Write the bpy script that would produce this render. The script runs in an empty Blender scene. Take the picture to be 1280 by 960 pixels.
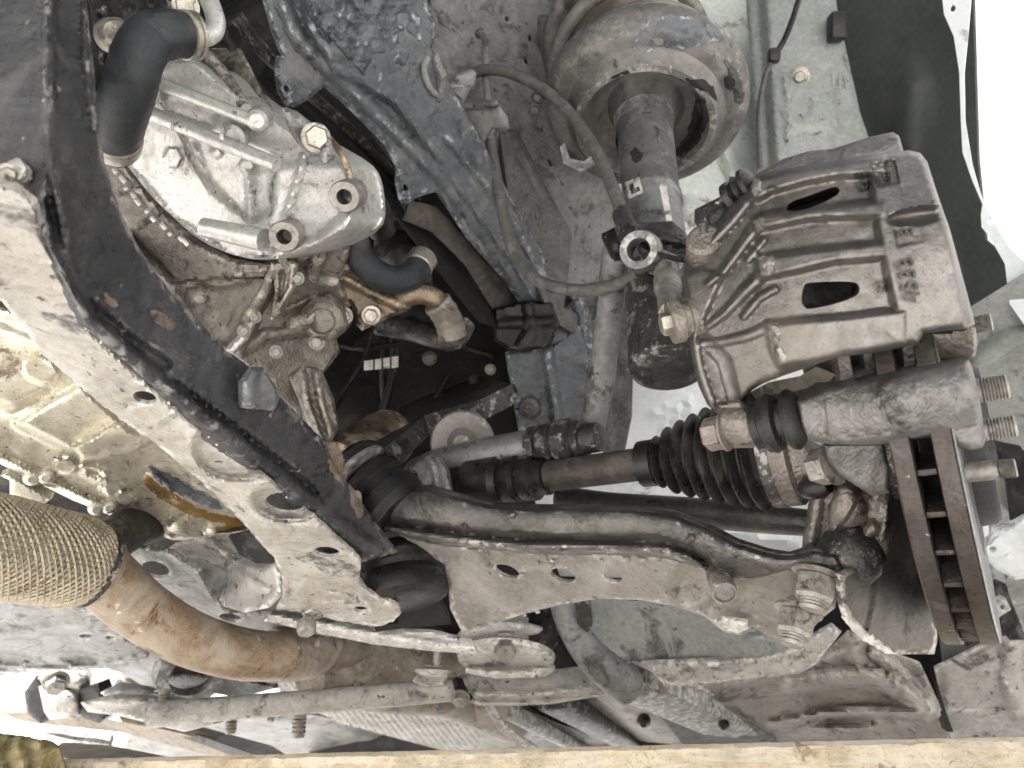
import bpy, bmesh, math, random
import numpy as np
from mathutils import Vector, Matrix
from mathutils.geometry import delaunay_2d_cdt
random.seed(7); np.random.seed(7)
S = bpy.context.scene
COL = S.collection
R_ = math.radians

# ---------------------------------------------------------------- camera, sky, sun, exposure
FPX, CX, CY = 924.0, 640.0, 480.0
PITCH = R_(35.0)
CAMZ = 0.30
CAM = np.array([0.0, 0.0, CAMZ])
FW = np.array([0.0, math.cos(PITCH), math.sin(PITCH)])
UP = np.array([0.0, -math.sin(PITCH), math.cos(PITCH)])
RT = np.array([1.0, 0.0, 0.0])
cam = bpy.data.cameras.new('camera'); camo = bpy.data.objects.new('camera', cam); COL.objects.link(camo)
camo.location = CAM; camo.rotation_euler = (math.pi/2 + PITCH, 0, 0)
cam.sensor_width = 36.0; cam.lens = FPX/1280*36.0
cam.clip_start = 0.01; cam.clip_end = 500
cam.dof.use_dof = True; cam.dof.focus_distance = 0.52; cam.dof.aperture_fstop = 11.0
S.camera = camo

SUN_EL, SUN_AZ = R_(50), R_(240)     # azimuth of the sun measured from +Y clockwise: behind the camera, a little left
w = bpy.data.worlds.new('World'); S.world = w; w.use_nodes = True
nt = w.node_tree; bg = nt.nodes['Background']
sky = nt.nodes.new('ShaderNodeTexSky'); sky.sky_type = 'NISHITA'; sky.sun_disc = False
sky.sun_elevation = SUN_EL; sky.sun_rotation = SUN_AZ; sky.air_density = 1.0; sky.air_density = 0.7; sky.dust_density = 6.0; sky.ozone_density = 0.4
nt.links.new(sky.outputs[0], bg.inputs[0]); bg.inputs[1].default_value = 0.055
sl = bpy.data.lights.new('sun', 'SUN'); so = bpy.data.objects.new('sun', sl); COL.objects.link(so)
sl.energy = 5.0; sl.angle = R_(0.5); sl.color = (1.0, 0.985, 0.965)
sdir = Vector((math.sin(SUN_AZ)*math.cos(SUN_EL), math.cos(SUN_AZ)*math.cos(SUN_EL), math.sin(SUN_EL)))
so.rotation_euler = (-sdir).to_track_quat('-Z', 'Y').to_euler()
vs = S.view_settings; vs.view_transform = 'Standard'; vs.look = 'None'; vs.gamma = 1.0; vs.use_curve_mapping = False
vs.exposure = 1.38
S.render.engine = 'CYCLES'
S.cycles.use_denoising = True
S.cycles.max_bounces = 5; S.cycles.diffuse_bounces = 4; S.cycles.glossy_bounces = 2
S.cycles.caustics_reflective = False; S.cycles.caustics_refractive = False
S.cycles.use_adaptive_sampling = True; S.cycles.adaptive_threshold = 0.035; S.cycles.adaptive_min_samples = 24
S.cycles.sample_clamp_indirect = 6.0

# ---------------------------------------------------------------- helpers
def P(px, py, d):
    return CAM + d*(FW + (px-CX)/FPX*RT + (CY-py)/FPX*UP)
def Rm(px, d): return px*d/FPX                       # pixels -> metres at distance d
def hd(py, h): return h/(math.sin(PITCH) + (CY-py)/FPX*math.cos(PITCH))   # distance of a level surface h above the camera
C2W = np.stack([RT, UP, FW])
E_IN = np.array([-.84, -.17, .52]) @ C2W; E_IN /= np.linalg.norm(E_IN)      # towards the middle of the car
WUP = np.array([0, 0, 1.0])
E_RE = np.cross(WUP, E_IN); E_RE /= np.linalg.norm(E_RE)                    # towards the rear of the car
if E_RE[1] < 0: E_RE = -E_RE

ORG = {}
def link(name, me, parent=None, kind=None):
    n = len(me.vertices)
    co = np.empty(n*3); me.vertices.foreach_get('co', co); co = co.reshape(-1, 3)
    c = (co.min(0)+co.max(0))/2
    me.vertices.foreach_set('co', (co-c).ravel()); me.update()
    o = bpy.data.objects.new(name, me); COL.objects.link(o)
    po = np.zeros(3)
    if parent is not None:
        o.parent = parent; po = ORG[parent.name]
    o.location = c-po; ORG[o.name] = c
    if kind: o['kind'] = kind
    return o
def T(name, label, cat, loc, group=None):
    o = bpy.data.objects.new(name, None); COL.objects.link(o); o.empty_display_size = .02
    o.location = loc; ORG[o.name] = np.array(loc, float)
    o['label'] = label; o['category'] = cat
    if group: o['group'] = group
    return o
def tag(o, label, cat, group=None):
    o['label'] = label; o['category'] = cat
    if group: o['group'] = group
    return o
def finish(me, mat, ang=35):
    me.materials.append(mat)
    me.polygons.foreach_set('use_smooth', [True]*len(me.polygons))
    try: me.set_sharp_from_angle(angle=R_(ang))
    except Exception: pass
    me.update()
def frombm(name, bm, mat, parent=None, ang=35):
    bmesh.ops.recalc_face_normals(bm, faces=bm.faces)
    me = bpy.data.meshes.new(name); bm.to_mesh(me); bm.free(); finish(me, mat, ang)
    return link(name, me, parent)
def unit(v):
    v = np.asarray(v, float); return v/np.linalg.norm(v)
def frame(a):
    a = unit(a); t = np.array([0, 0, 1.0]) if abs(a[2]) < .9 else np.array([1.0, 0, 0])
    u = unit(np.cross(a, t)); v = np.cross(a, u); return a, u, v

# --- 2-D tools in picture pixels
def cr(pts, n=6, closed=True):
    """Catmull-Rom through points of any dimension"""
    p = np.asarray(pts, float); m = len(p); out = []
    for i in range(m if closed else m-1):
        if closed: a, b, c, d = p[i-1], p[i], p[(i+1) % m], p[(i+2) % m]
        else: a, b, c, d = p[max(i-1, 0)], p[i], p[i+1], p[min(i+2, m-1)]
        for k in range(n):
            t = k/n
            out.append(.5*((2*b)+(c-a)*t+(2*a-5*b+4*c-d)*t*t+(3*b-a-3*c+d)*t**3))
    if not closed: out.append(p[-1])
    return np.array(out)
def ell(cx, cy, rx, ry, ang=0, n=18):
    t = np.linspace(0, 2*math.pi, n, endpoint=False); a = R_(ang)
    x, y = rx*np.cos(t), ry*np.sin(t)
    return np.stack([cx+x*math.cos(a)-y*math.sin(a), cy+x*math.sin(a)+y*math.cos(a)], 1)
def segdist(p, a, b):
    ab = b-a; L = (ab**2).sum()
    t = np.clip(((p-a)@ab)/max(L, 1e-9), 0, 1)
    return np.linalg.norm(p-(a+t[:, None]*ab), axis=1), t
def polydist(p, poly):
    d = np.full(len(p), 1e9)
    for i in range(len(poly)): d = np.minimum(d, segdist(p, poly[i-1], poly[i])[0])
    return d
def inside(p, poly):
    x, y = p[:, 0], p[:, 1]; r = np.zeros(len(p), bool)
    for i in range(len(poly)):
        x0, y0 = poly[i-1]; x1, y1 = poly[i]
        if y0 == y1: continue
        c = (y0 > y) != (y1 > y)
        r ^= c & (x < (x1-x0)*(y-y0)/(y1-y0)+x0)
    return r
def sd(p, poly):
    d = polydist(p, poly); return np.where(inside(p, poly), d, -d)
def sst(t):
    t = np.clip(t, 0, 1); return t*t*(3-2*t)
# height functions (metres towards the viewer)
def pad(poly, h, soft=8):
    poly = np.asarray(poly, float)
    return lambda p: h*sst(.5+sd(p, poly)/soft)
def disc(cx, cy, rx, ry, h, ang=0, soft=.3):
    a = R_(ang)
    def f(p):
        x, y = p[:, 0]-cx, p[:, 1]-cy
        u = (x*math.cos(a)+y*math.sin(a))/rx; v = (-x*math.sin(a)+y*math.cos(a))/ry
        return h*sst((1-np.sqrt(u*u+v*v))/soft+.5)
    return f
def dome(cx, cy, rx, ry, h, ang=0):
    a = R_(ang)
    def f(p):
        x, y = p[:, 0]-cx, p[:, 1]-cy
        u = (x*math.cos(a)+y*math.sin(a))/rx; v = (-x*math.sin(a)+y*math.cos(a))/ry
        return h*np.sqrt(np.clip(1-u*u-v*v, 0, 1))
    return f
def ring(cx, cy, rx, ry, wd, h, ang=0):
    a = R_(ang)
    def f(p):
        x, y = p[:, 0]-cx, p[:, 1]-cy
        u = (x*math.cos(a)+y*math.sin(a))/rx; v = (-x*math.sin(a)+y*math.cos(a))/ry
        return h*np.exp(-((np.sqrt(u*u+v*v)-1)/wd)**2)
    return f
def ridge(path, wid, h, w2=None, flat=.0):
    path = np.asarray(path, float); m = len(path)-1
    def f(p):
        best = np.full(len(p), 1e9)
        for i in range(m):
            d, t = segdist(p, path[i], path[i+1])
            ww = wid if w2 is None else wid+(w2-wid)*(i+t)/m
            best = np.minimum(best, d/ww)
        return h*np.sqrt(np.clip(1-np.clip((best-flat)/(1-flat), 0, 1)**2, 0, 1)) if flat else h*np.clip(1-best**2, 0, 1)**.7
    return f
def wob(amp, sc, seed=0):
    r = np.random.RandomState(seed); k = [(r.normal(size=2)/sc, r.uniform(0, 6.3)) for _ in range(9)]
    return lambda p: amp*sum(np.sin(p@q+ph) for q, ph in k)/4
class Depth:
    """thin-plate spline of 1/distance: three points give a true plane"""
    def __init__(s, pts):
        a = np.asarray(pts, float); s.c = a[:, :2]/200; y = 1/a[:, 2]; n = len(a)
        if n == 1: s.w = np.zeros(1); s.k = np.array([y[0], 0, 0]); return
        Q = np.concatenate([np.ones((n, 1)), s.c], 1)
        if n <= 3:
            s.w = np.zeros(n); s.k = np.linalg.lstsq(Q, y, rcond=None)[0]; return
        K = s.phi(s.c)+np.eye(n)*1e-4
        A = np.block([[K, Q], [Q.T, np.zeros((3, 3))]])
        z = np.linalg.lstsq(A, np.concatenate([y, np.zeros(3)]), rcond=None)[0]; s.w, s.k = z[:n], z[n:]
    def phi(s, p):
        r2 = ((p[:, None]-s.c[None])**2).sum(2); return np.where(r2 > 0, r2*np.log(r2+1e-12), 0)
    def __call__(s, p):
        q = np.atleast_2d(np.asarray(p, float))/200
        return 1/np.clip(s.phi(q)@s.w+np.concatenate([np.ones((len(q), 1)), q], 1)@s.k, .2, 20)
def PP(p, d):
    return CAM+d[:, None]*(FW[None]+((p[:, 0]-CX)/FPX)[:, None]*RT+((CY-p[:, 1])/FPX)[:, None]*UP)

def sheet(name, parent, mat, outline, depth, holes=(), bumps=(), thick=.003, step=8, sm=0, edge=None, back=None, ang=38, jag=0):
    """a formed sheet or casting: outline seen in the photograph, standing at its own distance, with relief, holes and thickness"""
    ol = np.asarray(outline, float)
    if sm: ol = cr(ol, sm)
    # resample
    pts = []
    for i in range(len(ol)):
        a, b = ol[i], ol[(i+1) % len(ol)]; n = max(1, int(np.linalg.norm(b-a)/step))
        pts += [a+(b-a)*k/n for k in range(n)]
    ol = np.array(pts)
    if jag: ol = ol+np.random.uniform(-jag, jag, ol.shape)
    hs = [np.asarray(h, float) for h in holes]
    lo, hi = ol.min(0), ol.max(0)
    gx, gy = np.meshgrid(np.arange(lo[0]+step/2, hi[0], step), np.arange(lo[1]+step/2, hi[1], step*.87))
    gx = gx+(np.arange(gx.shape[0]) % 2)[:, None]*step/2
    g = np.stack([gx.ravel(), gy.ravel()], 1)
    g = g[inside(g, ol)]
    if len(g): g = g[polydist(g, ol) > step*.45]
    for h in hs:
        if len(g): g = g[~inside(g, h)]
        if len(g): g = g[polydist(g, h) > step*.35]
    allp = np.concatenate([ol]+hs+[g]); edges = []; k = 0
    for lp in [ol]+hs:
        m = len(lp); edges += [(k+i, k+(i+1) % m) for i in range(m)]; k += m
    vo, eo, fo = delaunay_2d_cdt([Vector(p) for p in allp], edges, [], 0, 1e-5)[:3]
    v = np.array([(q.x, q.y) for q in vo]); f = np.array([t for t in fo if len(t) == 3])
    c = v[f].mean(1); keep = inside(c, ol)
    for h in hs: keep &= ~inside(c, h)
    f = f[keep]
    D = depth if callable(depth) else Depth(depth)
    d = D(v); z = np.zeros(len(v))
    for b in bumps: z = z+b(v)
    if edge:
        er, eh = edge; dist = polydist(v, ol); t = np.clip(1-dist/er, 0, 1); z = z-eh*(1-np.sqrt(np.clip(1-t*t, 0, 1)))
    fr = PP(v, np.clip(d-z, .05, 50))
    tri = fr[f]; nrm = np.cross(tri[:, 1]-tri[:, 0], tri[:, 2]-tri[:, 0]).sum(0); nrm = unit(nrm)
    mid = fr.mean(0)
    if nrm@(mid-CAM) < 0: nrm = -nrm
    bv = (nrm if back is None else unit(back))*thick
    bk = fr+bv
    n = len(v); F = [tuple(t) for t in f]+[(t[2]+n, t[1]+n, t[0]+n) for t in f]
    # boundary
    cnt = {}
    for t in f:
        for i in range(3):
            e = (t[i], t[(i+1) % 3]); 
            if (e[1], e[0]) in cnt: del cnt[(e[1], e[0])]
            else: cnt[e] = 1
    F += [(b, a, a+n, b+n) for a, b in cnt]
    me = bpy.data.meshes.new(name); me.from_pydata(np.concatenate([fr, bk]).tolist(), [], [tuple(int(i) for i in t) for t in F])
    bm = bmesh.new(); bm.from_mesh(me); bmesh.ops.recalc_face_normals(bm, faces=bm.faces)
    lv = [x for x in bm.verts if not x.link_faces]
    bmesh.ops.delete(bm, geom=lv, context='VERTS'); bm.to_mesh(me); bm.free()
    finish(me, mat, ang)
    return link(name, me, parent)

def rings(name, parent, mat, cen, axes, rad, seg=20, cap=True, ang=35, flat=None):
    """a swept skin: centres, (u,v) frames and radii ring by ring"""
    n = len(cen); V = []
    for i in range(n):
        u, v = axes[i]; r = rad[i]; ru, rv = (r, r) if np.isscalar(r) else r
        for k in range(seg):
            t = 2*math.pi*k/seg; V.append(cen[i]+ru*math.cos(t)*u+rv*math.sin(t)*v)
    F = []
    for i in range(n-1):
        for k in range(seg):
            a = i*seg+k; b = i*seg+(k+1) % seg; F.append((a, b, b+seg, a+seg))
    if cap: F.append(tuple(range(seg))[::-1]); F.append(tuple((n-1)*seg+k for k in range(seg)))
    me = bpy.data.meshes.new(name); me.from_pydata([tuple(x) for x in V], [], F)
    bm = bmesh.new(); bm.from_mesh(me); bmesh.ops.recalc_face_normals(bm, faces=bm.faces); bm.to_mesh(me); bm.free()
    finish(me, mat, ang); return link(name, me, parent)
def lathe(name, parent, mat, A, B, prof, seg=28, cap=True, ang=35, closed=False):
    """prof: (fraction along A-B, radius in metres)"""
    A, B = np.asarray(A, float), np.asarray(B, float); a, u, v = frame(B-A)
    if closed: prof = list(prof)+[prof[0]]; cap = False
    return rings(name, parent, mat, [A+(B-A)*s for s, r in prof], [(u, v)]*len(prof), [max(r, 1e-5) for s, r in prof], seg, cap, ang)
def tube(name, parent, mat, pts, r, sub=6, seg=14, cap=True, rfun=None, ang=40, world=False):
    """pts: (px,py,distance) or world points; r: metres, one or per point"""
    q = np.array(pts, float) if world else np.array([P(*p) for p in pts])
    rr = np.full(len(q), r) if np.isscalar(r) else np.array(r, float)
    z = cr(np.concatenate([q, rr[:, None]], 1), sub, False); c, rr = z[:, :3], z[:, 3]
    tg = np.gradient(c, axis=0); ax = []; u = frame(tg[0])[1]
    for t in tg:
        t = unit(t); u = unit(u-t*(u@t)); ax.append((u, np.cross(t, u)))
    if rfun: 
        L = np.concatenate([[0], np.cumsum(np.linalg.norm(np.diff(c, axis=0), axis=1))]); rr = np.array([x*rfun(l) for x, l in zip(rr, L)])
    return rings(name, parent, mat, c, ax, rr, seg, cap, ang)
def hexm(bm, A, a, u, v, r, h, cham=.14, n=6):
    """chamfered nut/bolt head from A along a"""
    lv = [(0, 1), (h*(1-cham*1.2), 1), (h, 1-cham)]; R = []
    for z, s in lv: R.append([bm.verts.new(A+a*z+r*s*(math.cos(2*math.pi*k/n)*u+math.sin(2*math.pi*k/n)*v)) for k in range(n)])
    for i in range(2):
        for k in range(n): bm.faces.new((R[i][k], R[i][(k+1) % n], R[i+1][(k+1) % n], R[i+1][k]))
    bm.faces.new(R[0][::-1]); bm.faces.new(R[2])
def cylm(bm, A, a, u, v, prof, seg=20):
    R = []
    for z, r in prof: R.append([bm.verts.new(A+a*z+r*(math.cos(2*math.pi*k/seg)*u+math.sin(2*math.pi*k/seg)*v)) for k in range(seg)])
    for i in range(len(R)-1):
        for k in range(seg): bm.faces.new((R[i][k], R[i][(k+1) % seg], R[i+1][(k+1) % seg], R[i+1][k]))
    bm.faces.new(R[0][::-1]); bm.faces.new(R[-1])
def bolt(parent, mat, A, axis, r, h=None, washer=1.35, stud=0, studr=.5, name='bolt', wh=.18, rot=0):
    A = np.asarray(A, float); a, u, v = frame(axis); h = h or r*1.1
    u, v = u*math.cos(rot)+v*math.sin(rot), -u*math.sin(rot)+v*math.cos(rot)
    bm = bmesh.new()
    if washer: cylm(bm, A-a*.001, a, u, v, [(0, r*washer), (r*wh*.7, r*washer), (r*wh, r*washer*.9)], 24)
    hexm(bm, A+a*(r*wh*.9 if washer else 0), a, u, v, r, h)
    if stud:
        pr = []; z = 0; n = max(2, int(stud/(r*.16)))
        for i in range(n): pr += [(h+stud*i/n, r*studr), (h+stud*(i+.5)/n, r*studr*.9)]
        pr += [(h+stud, r*studr*.8)]; cylm(bm, A, a, u, v, [(0, r*studr)]+pr, 18)
    return frombm(name, bm, mat, parent, 30)
def prism(name, parent, mat, poly3, vec, bev=.002, seg=2):
    """extrude a 3-D polygon along vec, edges rounded"""
    bm = bmesh.new(); a = [bm.verts.new(p) for p in poly3]; b = [bm.verts.new(np.asarray(p)+vec) for p in poly3]; n = len(a)
    bm.faces.new(a); bm.faces.new(b[::-1])
    for i in range(n): bm.faces.new((a[i], b[i], b[(i+1) % n], a[(i+1) % n]))
    bmesh.ops.recalc_face_normals(bm, faces=bm.faces)
    if bev: bmesh.ops.bevel(bm, geom=bm.edges[:], offset=bev, segments=seg, affect='EDGES', profile=.5)
    return frombm(name, bm, mat, parent, 40)
def box(name, parent, mat, c, ax, sz, bev=.002):
    ax = [unit(x) for x in ax]; c = np.asarray(c, float)
    q = [c-ax[2]*sz[2]/2+ax[0]*sz[0]/2*i+ax[1]*sz[1]/2*j for i, j in ((-1, -1), (1, -1), (1, 1), (-1, 1))]
    return prism(name, parent, mat, q, ax[2]*sz[2], bev)
def merged(objs, name):
    """join part meshes made by the helpers into one part"""
    a = objs[0]
    bm = bmesh.new()
    for o in objs:
        me = o.data.copy(); me.transform(Matrix.Translation(Vector(ORG[o.name]))); bm.from_mesh(me); bpy.data.meshes.remove(me)
    par = a.parent; mat = a.data.materials[0]
    for o in objs: bpy.data.objects.remove(o)
    me = bpy.data.meshes.new(name); bm.to_mesh(me); bm.free(); me.materials.append(mat)
    try: me.set_sharp_from_angle(angle=R_(35))
    except Exception: pass
    return link(name, me, par)

# ---------------------------------------------------------------- materials
def M(name, base, base2=None, dust=None, damt=.45, rough=.6, rvar=.15, metal=0.0, sc=18, dsc=26, fine=500, bump=.25, cast=0, spec=.4, spots=None, spsc=120, spamt=.62, streak=None, coat=0, sat=None, grit=.5, grime=.45, gsc=34, gcol=(.035, .031, .028), wear=None, wamt=.5, lump=.3):
    m = bpy.data.materials.new(name); m.use_nodes = True; t = m.node_tree; N = t.nodes; L = t.links
    b = N['Principled BSDF']; tc = N.new('ShaderNodeTexCoord'); oi = N.new('ShaderNodeObjectInfo')
    ofs = N.new('ShaderNodeVectorMath'); ofs.operation = 'MULTIPLY_ADD'; ofs.inputs[1].default_value = (7, 7, 7)
    cmb = N.new('ShaderNodeCombineXYZ')
    for i in range(3): L.new(oi.outputs['Random'], cmb.inputs[i])
    L.new(cmb.outputs[0], ofs.inputs[0]); L.new(tc.outputs['Object'], ofs.inputs[2]); V = ofs.outputs[0]
    if streak:
        mp = N.new('ShaderNodeMapping'); mp.inputs['Scale'].default_value = streak; L.new(V, mp.inputs[0]); VS = mp.outputs[0]
    else: VS = V
    def noise(s, det=6, ro=.6, vec=None, dist=0):
        n = N.new('ShaderNodeTexNoise'); n.inputs['Scale'].default_value = s; n.inputs['Detail'].default_value = det
        n.inputs['Roughness'].default_value = ro; n.inputs['Distortion'].default_value = dist; L.new(vec or V, n.inputs['Vector']); return n.outputs[0]
    def ramp(src, a, c):
        r = N.new('ShaderNodeMapRange'); r.inputs[1].default_value = a; r.inputs[2].default_value = c; L.new(src, r.inputs[0]); r.interpolation_type = 'SMOOTHSTEP'; return r.outputs[0]
    def mix(fac, A, B):
        x = N.new('ShaderNodeMix'); x.data_type = 'RGBA'
        if isinstance(fac, float): x.inputs[0].default_value = fac
        else: L.new(fac, x.inputs[0])
        for i, q in ((6, A), (7, B)):
            if isinstance(q, tuple): x.inputs[i].default_value = (*q, 1)
            else: L.new(q, x.inputs[i])
        return x.outputs[2]
    base2 = base2 or tuple(c*.62 for c in base)
    def des(c, k=.68):
        l = .3*c[0]+.55*c[1]+.15*c[2]; return tuple(l+(x-l)*k for x in c)
    sb = .98 if sat is None else sat
    base, base2 = des(base, sb), des(base2, sb)
    if dust: dust = des(dust, .66 if sat is None else sat)
    col = mix(ramp(noise(sc, 6, .65, VS), .36, .66), base, base2)
    f2 = noise(fine*.35, 4, .6)
    col = mix(ramp(f2, .35, .75), col, mix(.5, col, tuple(min(1, c*1.5) for c in base)))
    gr = N.new('ShaderNodeMath'); gr.operation = 'MULTIPLY'; L.new(ramp(noise(fine*.7, 3, .7), .50, .66), gr.inputs[0]); gr.inputs[1].default_value = grit
    col = mix(gr.outputs[0], col, tuple(c*.45 for c in base2))
    dm = None
    if dust:
        dm = ramp(noise(dsc, 7, .68, VS, .6), .5-damt*.35+.08, .5-damt*.35+.3)
        sca = N.new('ShaderNodeMath'); sca.operation = 'MULTIPLY'; L.new(dm, sca.inputs[0]); sca.inputs[1].default_value = min(1, damt+.35); dm = sca.outputs[0]
        col = mix(dm, col, dust)
    gm = None
    if grime:
        gm = ramp(noise(gsc, 9, .72, None, .8), .625-grime*.18, .67-grime*.14)
        g2 = N.new('ShaderNodeMath'); g2.operation = 'MULTIPLY'; L.new(gm, g2.inputs[0]); L.new(ramp(noise(gsc*4.5, 5, .7), .30, .62), g2.inputs[1])
        g3 = N.new('ShaderNodeMath'); g3.operation = 'MULTIPLY'; L.new(g2.outputs[0], g3.inputs[0]); g3.inputs[1].default_value = .86; gm = g3.outputs[0]
        col = mix(gm, col, gcol)
    if wear:
        ge = N.new('ShaderNodeNewGeometry')
        w1 = ramp(ge.outputs['Pointiness'], .515, .56)
        w2 = N.new('ShaderNodeMath'); w2.operation = 'MULTIPLY'; L.new(w1, w2.inputs[0]); L.new(ramp(noise(95, 6, .7), .56-wamt*.2, .62-wamt*.1), w2.inputs[1])
        col = mix(w2.outputs[0], col, wear)
    if spots:
        sp = ramp(noise(spsc, 3, .5, None, .3), spamt, spamt+.05); col = mix(sp, col, spots)
    L.new(col, b.inputs['Base Color'])
    b.inputs['Metallic'].default_value = metal; b.inputs['Specular IOR Level'].default_value = spec
    if coat: b.inputs['Coat Weight'].default_value = coat; b.inputs['Coat Roughness'].default_value = .15
    rr = N.new('ShaderNodeMapRange'); rr.inputs[1].default_value = .3; rr.inputs[2].default_value = .7
    rr.inputs[3].default_value = max(.05, rough-rvar); rr.inputs[4].default_value = min(1, rough+rvar); L.new(noise(sc*3, 6), rr.inputs[0])
    ro = rr.outputs[0]
    if dm is not None:
        x = N.new('ShaderNodeMix'); L.new(dm, x.inputs[0]); L.new(ro, x.inputs[2]); x.inputs[3].default_value = .72; ro = x.outputs[0]
        if metal:
            y = N.new('ShaderNodeMix'); L.new(dm, y.inputs[0]); y.inputs[2].default_value = metal; y.inputs[3].default_value = metal*.25; L.new(y.outputs[0], b.inputs['Metallic'])
    if gm is not None:
        x = N.new('ShaderNodeMix'); L.new(gm, x.inputs[0]); L.new(ro, x.inputs[2]); x.inputs[3].default_value = .38; ro = x.outputs[0]
    L.new(ro, b.inputs['Roughness'])
    bn = N.new('ShaderNodeBump'); bn.inputs['Strength'].default_value = bump; bn.inputs['Distance'].default_value = .0018
    hsrc = noise(fine, 4, .65)
    if cast:
        vo = N.new('ShaderNodeTexVoronoi'); vo.inputs['Scale'].default_value = cast; vo.feature = 'SMOOTH_F1'; L.new(V, vo.inputs[0])
        ad = N.new('ShaderNodeMath'); ad.operation = 'ADD'; L.new(hsrc, ad.inputs[0]); L.new(vo.outputs['Distance'], ad.inputs[1]); hsrc = ad.outputs[0]
    ad2 = N.new('ShaderNodeMath'); ad2.operation = 'MULTIPLY_ADD'; L.new(noise(sc*4, 5), ad2.inputs[0]); ad2.inputs[1].default_value = lump; L.new(hsrc, ad2.inputs[2])
    L.new(ad2.outputs[0], bn.inputs['Height']); L.new(bn.outputs[0], b.inputs['Normal'])
    return m
DUST = (.42, .36, .28)
m_cal = M('cast_iron_caliper', (.235, .223, .206), (.152, .143, .13), (.21, .178, .135), .2, .33, .07, .85, 22, 12, 620, .38, 0, .5, sat=1.0, grit=.5, grime=.2, gsc=16, gcol=(.065, .053, .042), lump=.03)
m_cast = M('dusty_cast_iron', (.23, .205, .175), (.14, .122, .103), (.36, .305, .235), .30, .42, .1, .6, 30, 26, 440, .5, 420, lump=.2)
m_iron = M('dark_iron', (.07, .066, .062), (.038, .036, .034), (.22, .195, .16), .18, .36, .12, .5, 30, 26, 440, .4, 420, lump=.2, wear=(.32, .30, .28), wamt=.05)
m_arm = M('control_arm_steel', (.125, .117, .108), (.075, .070, .065), (.24, .222, .198), .2, .38, .12, .5, 26, 20, 700, .3, 600, wear=(.36, .34, .31), wamt=.15, grime=.45)
m_armplate = M('dusty_arm_plate', (.265, .243, .217), (.185, .17, .152), (.36, .338, .307), .32, .38, .1, .28, 14, 16, 700, .22, spots=(.14, .12, .10), spsc=170, spamt=.685, grime=.32, gsc=18, gcol=(.06, .052, .045), wear=(.50, .48, .44), wamt=.15)
m_sfdark = M('chassis_black', (.042, .043, .046), (.024, .025, .027), (.18, .174, .163), .18, .30, .14, .05, 22, 26, 650, .45, spots=(.34, .31, .26), spsc=130, spamt=.69, grime=.3, gcol=(.016, .016, .016), wear=(.24, .235, .225), wamt=.3)
m_sftan = M('subframe_dust', (.40, .37, .325), (.27, .25, .218), (.53, .50, .445), .34, .44, .12, .2, 18, 24, 600, .4, spots=(.09, .085, .08), spsc=150, spamt=.66, grime=.5, gsc=22, wear=(.60, .58, .54), wamt=.3)
m_sfgrey = M('subframe_grey', (.31, .307, .29), (.175, .173, .163), (.46, .44, .405), .30, .44, .1, .15, 20, 24, 500, .35, spots=(.08, .077, .072), spsc=100, spamt=.66, grime=.5, gsc=26, wear=(.6, .58, .54), wamt=.4)
m_alu = M('cast_aluminium', (.68, .665, .63), (.55, .535, .50), (.38, .335, .265), .2, .40, .08, .55, 16, 24, 700, .14, 0, spots=(.16, .14, .11), spsc=210, spamt=.68, grime=.28, gsc=30, gcol=(.10, .085, .065))
m_aludirt = M('dirty_aluminium', (.26, .238, .205), (.15, .135, .113), (.25, .205, .155), .4, .42, .14, .5, 16, 22, 500, .4, 420, spots=(.07, .06, .05), spsc=120, spamt=.655, grime=.6, gsc=22, wear=(.5, .46, .39), wamt=.5)
m_pan = M('oil_pan_alloy', (.80, .74, .60), (.66, .59, .44), (.52, .45, .32), .22, .28, .1, .6, 14, 20, 500, .22, spots=(.15, .115, .075), spsc=170, spamt=.66, grime=.35, gsc=20, gcol=(.13, .09, .045), wear=(.85, .8, .68), wamt=.5)
m_amber = M('oily_amber', (.50, .29, .09), (.30, .16, .05), None, 0, .3, .1, .4, 14, 20, 500, .2)
m_rust = M('rusty_exhaust', (.33, .24, .155), (.19, .122, .072), (.48, .41, .31), .36, .36, .12, .5, 14, 20, 500, .5, spots=(.62, .55, .45), spsc=55, spamt=.67, grime=.4, gsc=18, gcol=(.13, .062, .03))
m_braid = M('braided_steel', (.42, .365, .265), (.28, .24, .17), (.45, .385, .27), .3, .42, .1, .5, 20, 24, 600, .3, grime=.5, gsc=16, gcol=(.14, .10, .06))
m_heat = M('embossed_heat_shield', (.42, .40, .37), (.32, .30, .27), (.40, .35, .28), .4, .45, .12, .5, 14, 20, 500, .25, grime=.35, grit=.3)
m_heattan = M('dusty_heat_shield', (.30, .245, .185), (.185, .145, .105), (.44, .395, .325), .36, .45, .12, .35, 20, 24, 500, .5, spots=(.55, .49, .40), spsc=90, spamt=.66, grime=.45)
m_rub = M('black_rubber', (.016, .0155, .015), (.010, .0098, .0095), (.13, .112, .09), .14, .34, .12, 0, 30, 34, 500, .3, grime=0)
m_hose = M('coolant_hose_rubber', (.028, .032, .036), (.016, .018, .020), (.15, .143, .13), .14, .38, .12, 0, 26, 26, 700, .4, grime=0)
m_boot = M('boot_rubber', (.017, .015, .014), (.010, .009, .008), (.14, .115, .09), .2, .30, .1, 0, 26, 22, 500, .25, grime=0)
m_brk = M('dusty_brake_hose', (.12, .115, .105), (.07, .067, .06), (.24, .225, .20), .3, .55, .1, 0, 40, 40, 900, .4, grime=.3)
m_rail = M('chassis_rail_coat', (.112, .119, .128), (.068, .073, .08), (.24, .236, .228), .26, .30, .12, .12, 24, 26, 500, .35, grime=.4, gcol=(.03, .03, .033), wear=(.38, .40, .42), wamt=.2)
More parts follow.
